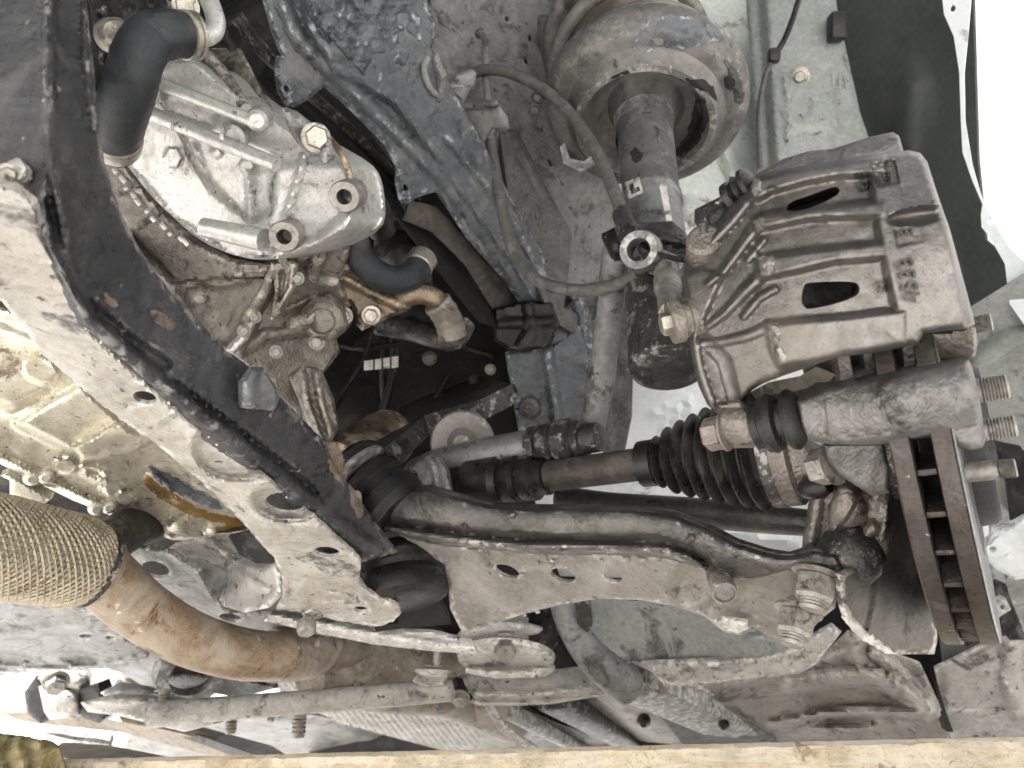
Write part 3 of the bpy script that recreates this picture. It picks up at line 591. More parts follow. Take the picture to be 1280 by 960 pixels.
# black fin pack behind the gearbox top
tp_ = T('lifting_bracket', 'grey steel bracket with a brass coloured hex bolt on gearbox top', 'bracket', P(385, 165, .54))
sheet('plate', tp_, m_strut, [(352, 135), (366, 140), (385, 155), (408, 175), (414, 195), (410, 206), (403, 206), (398, 196), (385, 195), (372, 180), (362, 165)], [(355, 140, .53), (410, 190, .52), (380, 190, .535)], step=4, thick=.004, edge=(4, .003))
bolt(tp_, m_zinc, P(395, 172, .522), P(402, 168, .48)-P(395, 172, .522), Rm(15, .51), Rm(15, .51), 1.25)
fp = tag(tube('fuel_pipe', None, m_copper, [(410, 172, .53), (424, 188, .545), (436, 215, .55), (440, 250, .56)], .0026, 6, 10), 'thin brass pipe bending down beside the grey lifting bracket', 'pipe')
for i, q in enumerate(([(280, 40, .62), (320, 105, .63), (420, 190, .66)], [(295, 20, .60), (340, 75, .63), (440, 165, .70), (520, 250, .8)], [(250, 60, .58), (285, 100, .575), (305, 135, .565)])):
    tag(tube('metal_line', None, (m_rub, m_iron, m_aludirt)[i], q, (.004, .006, .005)[i], 6, 10), ('black line running diagonally above the gearbox', 'thick dark line beside the chassis rail edge', 'grey cast pipe lying on the gearbox top')[i], 'pipe')
# radiator hose
hs = T('coolant_hose', 'fat black rubber coolant hose curving over the gearbox', 'hose', P(150, 170, .45))
tube('hose', hs, m_hose, [(143, 182, .50), (148, 155, .475), (162, 110, .455), (172, 72, .45), (188, 48, .455), (210, 42, .46), (232, 44, .47)], [.0158, .0158, .0155, .0152, .0150, .0142, .0140], 8, 24, rfun=lambda l: 1+.012*math.sin(l*900))
lathe('clamp', hs, m_zinc, P(230, 44, .468), P(243, 45, .474), [(0, .0142), (.05, .0150), (.35, .0150), (.38, .0138), (.6, .0138), (.62, .0150), (.95, .0150), (1, .014)], 24)
lathe('clamp', hs, m_zinc, P(145, 168, .484), P(143, 180, .496), [(0, .016), (.1, .0168), (.9, .0168), (1, .016)], 24)
tube('steel_pipe', hs, m_alu, [(240, 45, .472), (256, 46, .478), (268, 38, .485), (268, 18, .49), (252, -20, .5)], .0062, 6, 14)
bolt(hs, m_zinc, P(232, 8, .47), P(226, 0, .44)-P(232, 8, .47), Rm(12, .46), Rm(10, .46), 1.4)
tag(lathe('alloy_plug', None, m_aludirt, P(140, 45, .53), P(148, 46, .49), [(0, .012), (.8, .012), (1, .010)], 20), 'pale round alloy stub left of the fat coolant hose', 'plug')
tag(lathe('white_plug', None, m_white, P(180, 118, .56), P(184, 117, .53), [(0, .009), (.8, .009), (1, .007)], 20), 'pale round plug peeking out right of the coolant hose', 'plug')
# engine block behind, dark
bk = T('engine_block', 'dark grimy engine block behind the hose and gearbox', 'engine block', P(250, 60, .75))
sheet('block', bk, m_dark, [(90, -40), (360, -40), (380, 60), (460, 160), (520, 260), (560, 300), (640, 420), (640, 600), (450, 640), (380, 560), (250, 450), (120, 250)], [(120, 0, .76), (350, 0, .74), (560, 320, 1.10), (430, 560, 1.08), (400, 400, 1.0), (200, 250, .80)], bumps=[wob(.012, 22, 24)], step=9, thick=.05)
sheet('fin_cover', bk, m_iron, [(110, 0), (150, -30), (240, -30), (250, 30), (190, 90), (130, 110)], [(120, 0, .64), (240, 0, .62), (150, 100, .63)], bumps=[wob(.006, 9, 25), ridge([(130, 10), (160, 90)], 8, .01)], step=5)
sheet('rear_cover', bk, m_aludirt, [(230, 60), (300, 60), (330, 120), (350, 150), (320, 160), (260, 100)], [(240, 70, .63), (330, 110, .60), (300, 150, .60)], bumps=[ridge([(245, 70), (330, 140)], 5, .008), wob(.004, 9, 26)], step=4)

# oil cooler / thermostat bracket in bronze, with hoses
oc = T('oil_cooler', 'bronze finned oil cooler block with bolts under the hose', 'oil cooler', P(460, 370, .68))
for k in range(4):
    sheet('fin', oc, m_copper, [(422-k*5, 285), (432-k*5, 282), (440-k*5, 330), (430-k*5, 345), (418-k*4, 350), (412-k*4, 320)], [(420, 290, .655+.012*k), (440, 330, .655+.012*k), (420, 350, .66+.012*k)], step=5, thick=.004, edge=(4, .003))
sheet('body', oc, m_copper, [(402, 340), (415, 330), (450, 330), (480, 355), (520, 370), (512, 388), (490, 395), (470, 405), (455, 412), (448, 405), (440, 380), (415, 368), (402, 358)], [(405, 345, .66), (510, 375, .68), (455, 405, .67)], bumps=[disc(413, 346, 13, 13, .004), disc(465, 395, 14, 11, .004), ridge([(420, 340), (480, 372), (500, 380)], 9, .005), wob(.0012, 10, 27)], step=4, thick=.025, edge=(6, .006))
for x, y in ((414, 346), (464, 394)): bolt(oc, m_zinc, P(x, y, .655), P(x-5, y+6, .6)-P(x, y, .655), Rm(9, .65), Rm(9, .65), 1.35)
ch = T('curved_hose', 'ribbed grey rubber hose bending under the oil cooler', 'hose', P(470, 330, .65))
tube('hose', ch, m_hose, [(440, 275, .63), (443, 300, .632), (452, 325, .64), (470, 342, .65), (492, 350, .66), (512, 345, .67), (526, 330, .685)], .0125, 8, 20, rfun=lambda l: 1+.02*math.sin(l*1300))
lathe('clamp', ch, m_zinc, P(438, 268, .628), P(440, 280, .63), [(0, .012), (.05, .0135), (.95, .0135), (1, .012)], 24)
box('clamp_screw', ch, m_zinc, P(446, 274, .612), (RT, UP, FW), (.012, .007, .008), .001)
lathe('clamp', ch, m_zinc, P(522, 334, .68), P(529, 322, .69), [(0, .0125), (.05, .0138), (.95, .0138), (1, .0125)], 24)
tag(tube('hose_stub', None, m_rub, [(444, 215, .64), (455, 240, .66), (470, 262, .68), (478, 290, .70)], .013, 6, 16), 'black hose stub above the ribbed grey hose', 'hose')
tag(tube('upper_pipe', None, m_aludirt, [(475, 262, .76), (500, 264, .77), (525, 268, .79)], .010, 5, 14), 'dusty pipe end poking out under the chassis rail', 'pipe')
pb = T('bent_pipe', 'bent bronze pipe with a rubber sleeve beside the oil cooler', 'pipe', P(540, 375, .69))
tube('pipe', pb, m_copper, [(495, 378, .685), (510, 370, .68), (530, 368, .68), (546, 375, .685), (556, 390, .695)], .0095, 7, 18)
tube('sleeve', pb, m_tanrub, [(546, 378, .684), (556, 392, .69), (562, 405, .695), (566, 420, .70)], .0135, 6, 18, rfun=lambda l: 1+.04*math.sin(l*700))
tube('lower_pipe', pb, m_iron, [(470, 405, .74), (510, 412, .74), (545, 422, .72), (568, 424, .71), (580, 405, .72)], .011, 6, 16)
sheet('lower_bracket', pb, m_iron, [(478, 398), (540, 392), (555, 405), (568, 415), (560, 426), (500, 420)], [(480, 400, .76), (560, 410, .73), (520, 425, .75)], bumps=[wob(.002, 12, 28)], step=5)
# water pump lump in the gap
tag(sheet('pump_cover', None, m_iron, [(470, 290), (510, 285), (535, 310), (540, 350), (510, 360), (480, 340), (465, 320)], [(475, 300, .78), (535, 310, .78), (510, 355, .77)], bumps=[dome(505, 320, 28, 30, .02), wob(.003, 8, 29)], step=5, thick=.02), 'round dark pump cover behind the ribbed hose', 'pump')

# ---------------------------------------------------------------- oil pan
op = T('oil_pan', 'cream and gold alloy oil pan with ribs lit from below', 'oil pan', P(140, 530, .6))
dO = Depth([(0, 400, .50), (0, 600, .60), (150, 480, .55), (180, 640, .70), (320, 650, .72), (300, 560, .64)])
pan_ = sheet('pan', op, m_pan, [(-230, 300), (-40, 372), (40, 395), (120, 480), (220, 560), (330, 650), (322, 662), (300, 668), (262, 676), (215, 675), (165, 655), (90, 625), (0, 580), (-40, 560), (-230, 470)], dO,
      bumps=[pad([(20, 530), (100, 480), (170, 545), (90, 565)], .012, 14), pad([(-50, 385), (60, 430), (100, 470), (20, 520), (-50, 500)], .006, 16), ridge([(-40, 510), (20, 512), (60, 490)], 8, -.008), pad([(90, 560), (165, 520), (200, 545), (160, 570), (100, 575)], .016, 8), disc(50, 462, 24, 16, .008, 20, .25), ridge([(-40, 565), (40, 605), (110, 638), (170, 665), (215, 676)], 6, .006), ridge([(-40, 552), (40, 592), (110, 625), (180, 655)], 4, .007), disc(82, 584, 15, 10, .010, 0, .4), disc(118, 592, 18, 9, .007, 20, .3), disc(118, 592, 10, 5, -.006, 20, .3), disc(140, 612, 13, 10, .009), disc(158, 622, 12, 9, .009), dome(226, 655, 16, 12, .012), ridge([(190, 600), (250, 632), (310, 655)], 10, .007), pad([(195, 590), (210, 585), (290, 640), (310, 656), (290, 655), (240, 640)], -.008, 8), wob(.0012, 14, 30)], step=4, thick=.03, edge=(6, .008))
decal('oil_film', pan_, op, m_oil, [(182, 592), (196, 604), (250, 636), (296, 648), (318, 655), (312, 662), (290, 668), (262, 672), (250, 664), (285, 656), (240, 645), (185, 612)], jag=1.5, sm=3)
decal('blue_film', pan_, op, m_rail, [(186, 584), (200, 588), (240, 608), (268, 624), (280, 636), (262, 634), (225, 618), (196, 602)], lift=.0011, jag=1.2, sm=3)
sheet('tab', op, m_pan, [(0, 595), (12, 600), (12, 620), (40, 640), (55, 630), (66, 622), (40, 608), (10, 590)], [(0, 600, .60), (60, 625, .62), (40, 640, .62)], step=4, thick=.008, edge=(4, .004))
for x, y in ((40, 600), (57, 598), (120, 638), (136, 636), (185, 665), (262, 666)):
    lathe('pan_boss', op, m_pan, P(x, y-6, float(dO((x, y))[0])), P(x, y, float(dO((x, y))[0])-.010), [(0, .007), (.6, .0068), (.85, .0055), (1, .003)], 16)

# ---------------------------------------------------------------- subframe
sf = T('front_subframe', 'curved black and dusty tan subframe beam with round pressed dimples', 'subframe', P(300, 560, .47))
seam = [(-220, 170), (-40, 222), (20, 236), (44, 255), (52, 295), (78, 350), (104, 405), (132, 434), (166, 464), (206, 500), (258, 546), (326, 594), (396, 650), (442, 692), (452, 703)]
lowb = [(449, 725), (458, 738), (476, 748), (497, 756), (501, 766), (492, 777), (468, 784), (425, 776), (380, 766), (345, 761), (353, 747), (353, 722), (342, 697), (320, 672), (298, 648), (272, 622), (240, 592), (190, 551), (150, 524), (105, 488), (52, 442), (24, 402), (0, 375), (-40, 352), (-220, 270)]
dS = Depth([(-220, 220, .27), (0, 300, .315), (60, 420, .385), (130, 440, .39), (200, 540, .455), (280, 560, .47), (330, 660, .555), (400, 660, .555), (360, 740, .635), (450, 730, .625), (480, 780, .68)])
bowl = [disc(290, 566, 48, 33, -.010, 12, .35), ring(290, 566, 52, 36, .13, .004, 12), disc(357, 634, 62, 45, .020, 12, .55), disc(357, 629, 38, 21, -.020, 8, .6), disc(415, 738, 37, 17, -.004, 4, .2), ring(415, 738, 37, 17, .12, .002, 4), disc(450, 762, 22, 10, .005, 4, .4), ridge([(196, 530), (222, 512), (246, 500)], 4, .004), ridge([(172, 500), (160, 505)], 5, -.003), wob(.0012, 20, 32)]
und = sheet('underside', sf, m_sftan, seam+lowb, dS, holes=[ell(181, 497, 15, 8, 12), ell(291, 567, 6, 3.2, 10), ell(357, 629, 26, 13, 6), ell(409, 690, 16, 6.5, 6), ell(417, 738, 4.5, 2.2), ell(451, 762, 9, 4, 4)], bumps=bowl, step=4.5, thick=.003, edge=(5, .003), jag=.9)
bolt(sf, m_bolt, P(358, 632, .60), P(356, 640, .5)-P(358, 632, .60), Rm(19, .58), .012, 1.3)
up_edge = [(498, 690), (470, 652), (442, 612), (420, 580), (400, 546), (362, 508), (345, 492), (330, 470), (300, 450), (284, 440), (250, 402), (210, 360), (175, 312), (150, 262), (131, 205), (121, 125), (115, 60), (108, 0), (100, -40)]
left_edge = [(45, -40), (46, 60), (49, 150), (53, 225), (46, 256)]
dR = Depth([(48, 0, .33), (48, 150, .31), (52, 295, .318), (104, 405, .37), (206, 500, .425), (326, 594, .50), (442, 692, .60), (115, 60, .36), (131, 205, .36), (210, 360, .415), (300, 450, .465), (420, 580, .56), (498, 690, .635)])
sdf = sheet('side_face', sf, m_sfdark, left_edge+seam[4:]+up_edge, dR, bumps=[ridge([(60, 250), (75, 320), (105, 375), (160, 425), (205, 455)], 7, -.006, 9), ridge([(62, 290), (110, 400), (190, 468), (290, 548), (400, 640), (470, 690)], 13, .007), ridge([(205, 470), (300, 540), (395, 615)], 5, -.006), ridge([(62, -40), (62, 100), (66, 200), (85, 300)], 9, .006), ridge([(108, -40), (108, 60), (120, 160)], 8, .004), pad([(300, 470), (330, 462), (348, 490), (345, 510), (322, 512), (302, 500)], .010, 6), wob(.0010, 16, 33), wob(.0006, 5, 34)], step=4.5, thick=.05, edge=(5, .006), jag=.6)
# weld spatter and rust flakes at the seam
rs = np.random.RandomState(5)
for k in range(26):
    i = rs.randint(6, len(seam)-2); f = rs.rand(); x = seam[i][0]*(1-f)+seam[i+1][0]*f+rs.uniform(-1, 3); y = seam[i][1]*(1-f)+seam[i+1][1]*f+rs.uniform(-1, 4)
    d = float(dS((x, y))[0])-.004; c = P(x, y, d); r = Rm(rs.uniform(.7, 1.9), d)
    bm = bmesh.new(); bmesh.ops.create_icosphere(bm, subdivisions=1, radius=r)
    for v in bm.verts: v.co = v.co*rs.uniform(.6, 1.4)+Vector(c)
    frombm('weld_spatter', bm, m_white, sf, 60)
for poly, d0 in ([[(408, 555), (420, 552), (428, 568), (436, 590), (430, 605), (420, 600), (412, 585)], .555], [[(438, 610), (450, 615), (455, 640), (448, 650), (440, 630)], .585], [[(185, 385), (200, 390), (225, 405), (215, 415), (195, 405)], .418], [[(130, 365), (140, 372), (150, 382), (140, 384), (132, 375)], .385]):
    decal('rust_flake', sdf, sf, m_flake, poly, lift=.0009, jag=1.6, bumps=[wob(.0006, 3, 35)], step=2.5)
sheet('mount_strap', sf, m_rail, [(300, 480), (314, 462), (330, 462), (345, 484), (349, 500), (342, 514), (322, 512), (300, 510)], [(302, 490, .455), (345, 490, .47), (322, 512, .47)], bumps=[ridge([(314, 462), (312, 510)], 12, .006)], step=3.5, thick=.003, edge=(4, .003))
# front end of the beam at the left edge
fe2 = T('subframe_front_mount', 'blurred grey mounting casting at the left edge beside the black beam', 'mount', P(15, 200, .33))
sheet('casting', fe2, m_white, [(-200, 130), (20, 138), (36, 150), (44, 190), (46, 250), (20, 262), (-200, 240)], [(-40, 160, .34), (40, 160, .33), (20, 250, .322)], holes=[ell(0, 192, 5, 7)], bumps=[disc(22, 212, 13, 15, .008), dome(10, 245, 16, 10, -.01), wob(.002, 14, 36)], step=5, edge=(5, .005))
sheet('web', fe2, m_iron, [(-220, -60), (46, -60), (48, 60), (50, 150), (42, 190), (20, 150), (-220, 150)], [(-40, 0, .42), (45, 0, .37), (30, 150, .36)], bumps=[ridge([(36, -40), (38, 150)], 6, .012), dome(5, 20, 30, 40, .02), wob(.004, 12, 37)], step=6)
bolt(fe2, m_zinc, P(10, 218, .318), P(9, 222, .29)-P(10, 218, .318), Rm(10, .31), .006, 1.4)

# rear leg of the subframe with the oval opening
sr = T('subframe_rear_leg', 'grey dusty rear leg of the subframe with oval holes behind the exhaust', 'subframe', P(230, 730, .75))
sheet('leg_plate', sr, m_sfgrey, [(120, 690), (150, 684), (190, 686), (215, 690), (250, 712), (262, 738), (282, 762), (336, 768), (400, 778), (470, 788), (480, 800), (400, 795), (302, 790), (268, 780), (215, 757), (188, 738), (166, 712)], [(150, 690, .69), (260, 740, .74), (330, 775, .79), (470, 795, .80), (200, 750, .77)], holes=[ell(194, 712, 18, 10, 14), ell(288, 772, 14, 5, 8), ell(299, 762, 6, 2)], bumps=[ridge([(205, 690), (245, 712), (262, 742), (284, 764)], 6, .010), disc(194, 712, 26, 17, .004, 14), disc(288, 772, 22, 9, .004, 8), wob(.0016, 14, 38)], step=4, edge=(4, .004))
sheet('cup_wall', sr, m_white, [(205, 690), (220, 678), (260, 668), (300, 664), (325, 676), (344, 700), (352, 724), (350, 745), (335, 760), (305, 766), (280, 758), (264, 735), (248, 712)], [(215, 690, .74), (320, 672, .68), (350, 730, .66), (300, 762, .71), (280, 715, .76)], bumps=[ridge([(228, 695), (262, 702), (300, 716), (330, 736)], 6, .008), ridge([(345, 705), (352, 735), (330, 760)], 8, .012), pad([(262, 672), (318, 668), (345, 700), (330, 708), (300, 700)], -.03, 16), wob(.0025, 12, 39)], step=4, edge=(4, .004))
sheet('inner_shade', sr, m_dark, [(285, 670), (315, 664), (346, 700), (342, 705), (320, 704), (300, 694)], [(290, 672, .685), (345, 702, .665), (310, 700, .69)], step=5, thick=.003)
sheet('lower_rail', sr, m_white, [(340, 764), (400, 772), (468, 786), (540, 788), (590, 800), (600, 818), (540, 814), (470, 806), (390, 790), (330, 776)], [(345, 768, .70), (590, 805, .74), (460, 800, .72)], bumps=[ridge([(340, 770), (468, 794), (595, 812)], 6, .005), dome(400, 766, 50, 10, -.008), wob(.0012, 12, 40)], step=4, edge=(4, .004))
for x, y, s in ((391, 762, 1), (383, 783, .9)):
    bolt(sr, m_bolt, P(x, y-6, .675), P(x, y+20, .66)-P(x, y-6, .675), Rm(14*s, .67), Rm(16, .67), 0)
# dark sheet standing in for the shade beside the rear bushing
tag(sheet('shaded_pocket', None, m_dark, [(498, 748), (545, 744), (560, 772), (564, 780), (500, 786), (470, 790), (468, 784), (498, 779)], [(500, 750, .68), (560, 760, .70), (500, 786, .71)], step=5, thick=.01), 'dark sheet for the shaded pocket below the rubber bushing of the subframe', 'bracket')

# ---------------------------------------------------------------- exhaust
ex = T('exhaust_pipe', 'rusty brown exhaust pipe with a braided flexible section', 'exhaust', P(150, 740, .65))
# braided flex: woven strands
A = P(-170, 648, .475); B = P(116, 706, .615); a, u, v = frame(B-A); Lx = np.linalg.norm(B-A)
lathe('flex_core', ex, m_braid, A, B, [(0, .0355), (.9, .0355), (.97, .033), (1, .029)], 40)
def strand(sgn, k, n=46):
    bm = bmesh.new(); tw = 2.2*math.pi; j0, j1 = random.uniform(-.02, .02), random.uniform(-.0003, .0003)
    prev = None
    for i in range(n+1):
        f = i/n*.97; t = 2*math.pi*k/30+sgn*f*tw*.95+j0; r = j1+.0362+.0008*math.sin(i*math.pi/1.0+k*math.pi)*sgn
        if f > .9: r -= (f-.9)/.07*.0032
        dt = .055
        q = [bm.verts.new(A+a*Lx*f+r*(math.cos(t+e)*u+math.sin(t+e)*v)) for e in (-dt, dt)]+[bm.verts.new(A+a*Lx*f+(r+.0012)*(math.cos(t)*u+math.sin(t)*v))]
        if prev:
            for x in range(3): bm.faces.new((prev[x], prev[(x+1) % 3], q[(x+1) % 3], q[x]))
        prev = q
    return bm
for sgn in (1, -1):
    for k in range(30): frombm('braid_strand', strand(sgn, k), m_braid, ex, 50)
lathe('flex_collar', ex, m_rust, P(104, 704, .608), P(128, 712, .622), [(0, .0305), (.05, .034), (.4, .0335), (.7, .029), (1, .028)], 36)
lathe('crimp_ring', ex, m_iron, P(110, 705, .612), P(119, 708, .617), [(0, .033), (.1, .0352), (.9, .0352), (1, .033)], 36)
tube('front_pipe', ex, m_rust, [(112, 706, .613), (135, 726, .63), (178, 763, .66), (228, 794, .69), (275, 811, .72), (315, 819, .75), (352, 820, .78)], [.0265, .0262, .0255, .025, .0248, .0248, .0248], 8, 30)
tube('weld_bead', ex, m_heattan, [(334, 800, .775), (338, 818, .742), (342, 838, .752)], .0028, 4, 8)
tube('rear_pipe', ex, m_heattan, [(340, 820, .78), (375, 815, .82), (410, 806, .88), (440, 800, .95)], [.027, .030, .031, .032], 6, 26, rfun=lambda l: 1+.015*math.sin(l*500))
tube('upper_branch', ex, m_iron, [(118, 690, .63), (145, 672, .66), (165, 660, .70), (200, 650, .76)], [.020, .020, .020, .020], 6, 20)
mf = T('catalyst_shell', 'tan dusty exhaust shell behind the subframe rail', 'exhaust', P(480, 830, 1.0))
tube('shell', mf, m_heattan, [(385, 840, .92), (430, 830, .96), (500, 838, 1.02), (560, 852, 1.08), (640, 900, 1.25)], [.035, .052, .056, .05, .035], 6, 28)
for k in range(7):
    x = 405+k*22; tube('seam_band', mf, m_rust if k % 2 else m_heattan, [(x, 800+k*1.2, .93+.022*k), (x+8, 815+k, .905+.022*k), (x+6, 832+k, .90+.022*k)], .0035, 4, 8)

# ================================================================ SUSPENSION
# ---- strut
SB, SS = P(836, 462, .57), P(806, 165, .74)
sx = unit(SS-SB); LS = np.linalg.norm(SS-SB)
st = T('strut', 'grey dusty suspension strut tube with a wide spring seat dish', 'strut', SB)
tub_ = lathe('tube', st, m_strut, SB, SS, [(0, .0005), (0, .020), (.004, .027), (.015, .029), (.30, .0285), (.31, .0270), (.62, .0260), (.63, .0278), (.66, .0278), (.67, .0262), (1.0, .0275), (1.06, .031)], 40)
lathe('lower_cup', st, m_iron, SB-sx*.002, SB+sx*.10, [(0, .0005), (0, .024), (.03, .0298), (.1, .0308), (1, .0302), (1.02, .028)], 40)
# seat dish: a formed cup seen from below
dish = SS+sx*.012
n0 = unit(sx*1.0+RT*.10+UP*.12)
seat_ = lathe('spring_seat', st, m_seat, dish-n0*.03, dish+n0*.07, [(.05, .027), (.30, .0285), (.46, .032), (.55, .040), (.55, .050), (.48, .0565), (.30, .060), (.25, .064), (.26, .070), (.33, .0745), (.40, .080), (.40, .087), (.43, .094), (.50, .100), (.58, .1032), (.68, .1035), (.74, .101), (.70, .097), (.60, .092), (.62, .05), (.62, .028)], 80, cap=False)
decal('seat_gap', seat_, st, m_dark, [(856, 97), (866, 100), (880, 99), (893, 110), (897, 126), (890, 122), (886, 116), (874, 112), (864, 108)], .001, step=2.5)
decal('seat_hole', seat_, st, m_dark, ell(912, 104, 6.5, 9, -15), .001)
decal('seat_slot', seat_, st, m_dark, [(764, 98), (784, 89), (787, 91), (768, 102)], .001, jag=.3)
decal('worn_patch', seat_, st, m_rail, [(790, 60), (796, 44), (806, 32), (835, 18), (870, 22), (895, 36), (905, 52), (892, 50), (880, 56), (860, 60), (830, 58), (805, 66)], .0012, bumps=[wob(.0012, 7, 42)], jag=2)
decal('dark_patch', seat_, st, m_iron, [(868, 128), (880, 122), (884, 150), (872, 178), (846, 200), (838, 196), (858, 170)], .001, jag=1.6, sm=2)  # irregular darker patches on the seat
decal('dark_patch', seat_, st, m_iron, [(905, 75), (918, 84), (930, 110), (928, 130), (920, 128), (915, 100)], .001, jag=1.6, sm=2)
sheet('wire_tab', st, m_strut, [(706, 178), (712, 198), (730, 202), (742, 192), (745, 205), (725, 214), (704, 204), (700, 184)], [(705, 180, .74), (740, 195, .73), (725, 212, .73)], step=4, thick=.003)
decal('label', tub_, st, m_sticker, [(781, 228), (799, 221), (804, 240), (786, 249)], .0005, jag=.3)
decal('label_print', tub_, st, m_iron, [(786, 231), (791, 229), (793, 236), (798, 233), (800, 238), (789, 243)], .0012, jag=.2)
decal('label', tub_, st, m_sticker, [(824, 229), (832, 226), (842, 284), (834, 283)], .0005, jag=.6)
decal('dark_patch', tub_, st, m_iron, [(786, 190), (794, 184), (804, 192), (802, 200), (792, 204)], .0005, jag=1)
# spring
def helix(c0, ax, r, turns, pitch, ph, n=160):
    a, u, v = frame(ax); return [c0+a*pitch*turns*i/n+r*(math.cos(ph+2*math.pi*turns*i/n)*u+math.sin(ph+2*math.pi*turns*i/n)*v) for i in range(n+1)]
sx2 = unit(P(742, -40, 1.0)-dish)
sp = T('coil_spring', 'dusty coil spring above the strut seat', 'spring', dish)
tube('coil', sp, m_spring, helix(dish+sx*.035, sx2, .086, 3.2, .06, .4), .0075, 1, 12, world=True)
bb = T('bump_stop', 'tan ribbed rubber dust boot inside the coil spring', 'dust boot', dish)
lathe('boot', bb, m_tanrub, dish+sx*.03, dish+sx2*.30, [(0, .036)]+[(i/24, .046+.0025*(i % 2)) for i in range(1, 24)]+[(1, .04)], 36)

# ---- lower control arm
la = T('control_arm', 'dusty stamped lower control arm with a flat tan underside and three holes', 'control arm', P(760, 700, .57))
dA = Depth([(490, 640, .64), (560, 760, .69), (560, 690, .655), (800, 750, .60), (800, 650, .545), (1000, 780, .52), (1020, 700, .485), (700, 640, .57), (880, 670, .52)])
plate = [(500, 668), (545, 678), (600, 684), (700, 690), (760, 689), (830, 693), (870, 706), (920, 718), (985, 708), (1030, 712), (1048, 735), (1044, 760), (1025, 775), (1005, 800), (985, 804), (962, 795), (940, 783), (925, 794), (905, 790), (880, 770), (840, 757), (800, 750), (750, 748), (700, 756), (650, 769), (600, 786), (578, 791), (563, 762), (560, 735), (556, 706), (530, 690)]
sheet('plate', la, m_armplate, plate, dA, holes=[ell(634, 714, 16, 7, 20), ell(704, 719, 16, 7.5, 18), ell(766, 721, 12, 6, 14)], bumps=[disc(866, 735, 24, 28, -.012, 0, .9), ring(634, 714, 17, 8, .25, .0015, 20), ring(704, 719, 17, 8.5, .25, .0015, 18), disc(782, 699, 6, 4, .003), disc(801, 700, 7, 4, .003), disc(818, 702, 7, 4, .003), disc(672, 702, 6, 3, .002), disc(692, 700, 7, 3, .002), ridge([(920, 720), (900, 760), (940, 785)], 16, .005), ridge([(640, 716), (700, 712)], 3, .002), wob(.0016, 26, 43), wob(.0005, 6, 44)], step=4, thick=.003, edge=(5, .004))
upper = [(486, 612), (530, 610), (570, 622), (612, 632), (660, 635), (720, 636), (790, 638), (838, 643), (880, 658), (920, 680), (960, 693), (985, 697), (1015, 688), (1045, 692), (1056, 708), (1046, 728), (1020, 718), (985, 712), (950, 722), (918, 726), (895, 718), (868, 708), (828, 697), (760, 692), (700, 694), (640, 691), (600, 686), (545, 680), (500, 670), (477, 661), (484, 640)]
dU = Depth([(490, 620, .635), (490, 665, .63), (700, 640, .575), (700, 690, .577), (840, 645, .535), (840, 695, .54), (920, 685, .512), (1040, 700, .475), (920, 722, .52)])
sheet('channel', la, m_arm, upper, dU, bumps=[ridge([(480, 628), (560, 640), (640, 652), (720, 656), (800, 657), (850, 664), (900, 690), (960, 705), (1040, 705)], 24, .009, 16), ridge([(490, 652), (570, 664), (650, 672), (730, 673), (820, 674), (860, 685), (880, 700), (890, 714)], 6, -.006), ridge([(485, 662), (570, 675), (650, 683), (730, 684), (820, 686), (858, 697), (880, 712)], 7, .008), dome(580, 661, 5, 7, .006), dome(640, 643, 6, 5, .004), ridge([(865, 672), (858, 680), (835, 682)], 5, .004), wob(.0007, 14, 45), wob(.0004, 5, 46)], step=3.5, thick=.012, edge=(6, .008))
# drips of weld along the seam, drain tube, lower bead
for x, y in ((585, 670), (655, 769), (672, 765), (710, 753), (743, 748), (752, 701), (672, 704), (691, 701), (618, 778), (598, 784)):
    dd = float(dA((x, y))[0])-.003; c = P(x, y, dd)
    bm = bmesh.new(); bmesh.ops.create_icosphere(bm, subdivisions=2, radius=Rm(3.2, dd))
    for v in bm.verts: v.co = Vector((v.co.x, v.co.y, v.co.z*.6))+Vector(c)
    frombm('weld_drip', bm, m_armplate, la, 60)
a0, a1 = P(897, 716, .535), P(906, 742, .508)
lathe('drain_tube', la, m_armplate, a0, a1, [(0, .0088), (.95, .0088), (1, .0082), (1, .0072), (.9, .0068), (.9, .0001)], 26)
sheet('part_mark', la, m_white, [(893, 776), (905, 772), (935, 776), (936, 786), (922, 792), (900, 786)], [(895, 778, .535), (935, 780, .528), (915, 790, .535)], bumps=[wob(.0012, 3, 47)], step=3, thick=.002, edge=(3, .002))
for (x, y), (x2, y2), d, s in (((1022, 718), (1012, 776), .475, 1.0), ((998, 764), (988, 812), .487, .95)):
    A0 = P(x, y, d); B0 = P(x2, y2, d-.012)
    bolt(la, m_bolt, A0, B0-A0, Rm(25*s, d), Rm(30*s, d), 1.22, Rm(16, d), .62, rot=.3)
# rear bushing
lathe('rear_bushing', la, m_rub, P(508, 762, .665), P(500, 676, .70), [(.10, .002), (.10, .030), (.16, .0385), (.30, .0405), (.42, .038), (.5, .035), (.56, .0395), (.68, .0405), (.78, .036), (.9, .028), (.9, .002)], 44)
# front bushing and its sleeve
fb = T('front_bushing', 'black ribbed rubber bushing between subframe and control arm', 'bushing', P(470, 605, .64))
lathe('rubber', fb, m_rub, P(438, 572, .66), P(500, 640, .635), [(0, .020), (.08, .026), (.2, .026), (.24, .021), (.36, .021), (.40, .029), (.55, .030), (.6, .025), (.68, .025), (.72, .031), (.9, .031), (1, .024)], 36)
lathe('sleeve', fb, m_strut, P(446, 582, .645), P(462, 600, .64), [(0, .024), (.1, .0268), (.3, .0268), (.4, .0235)], 30)
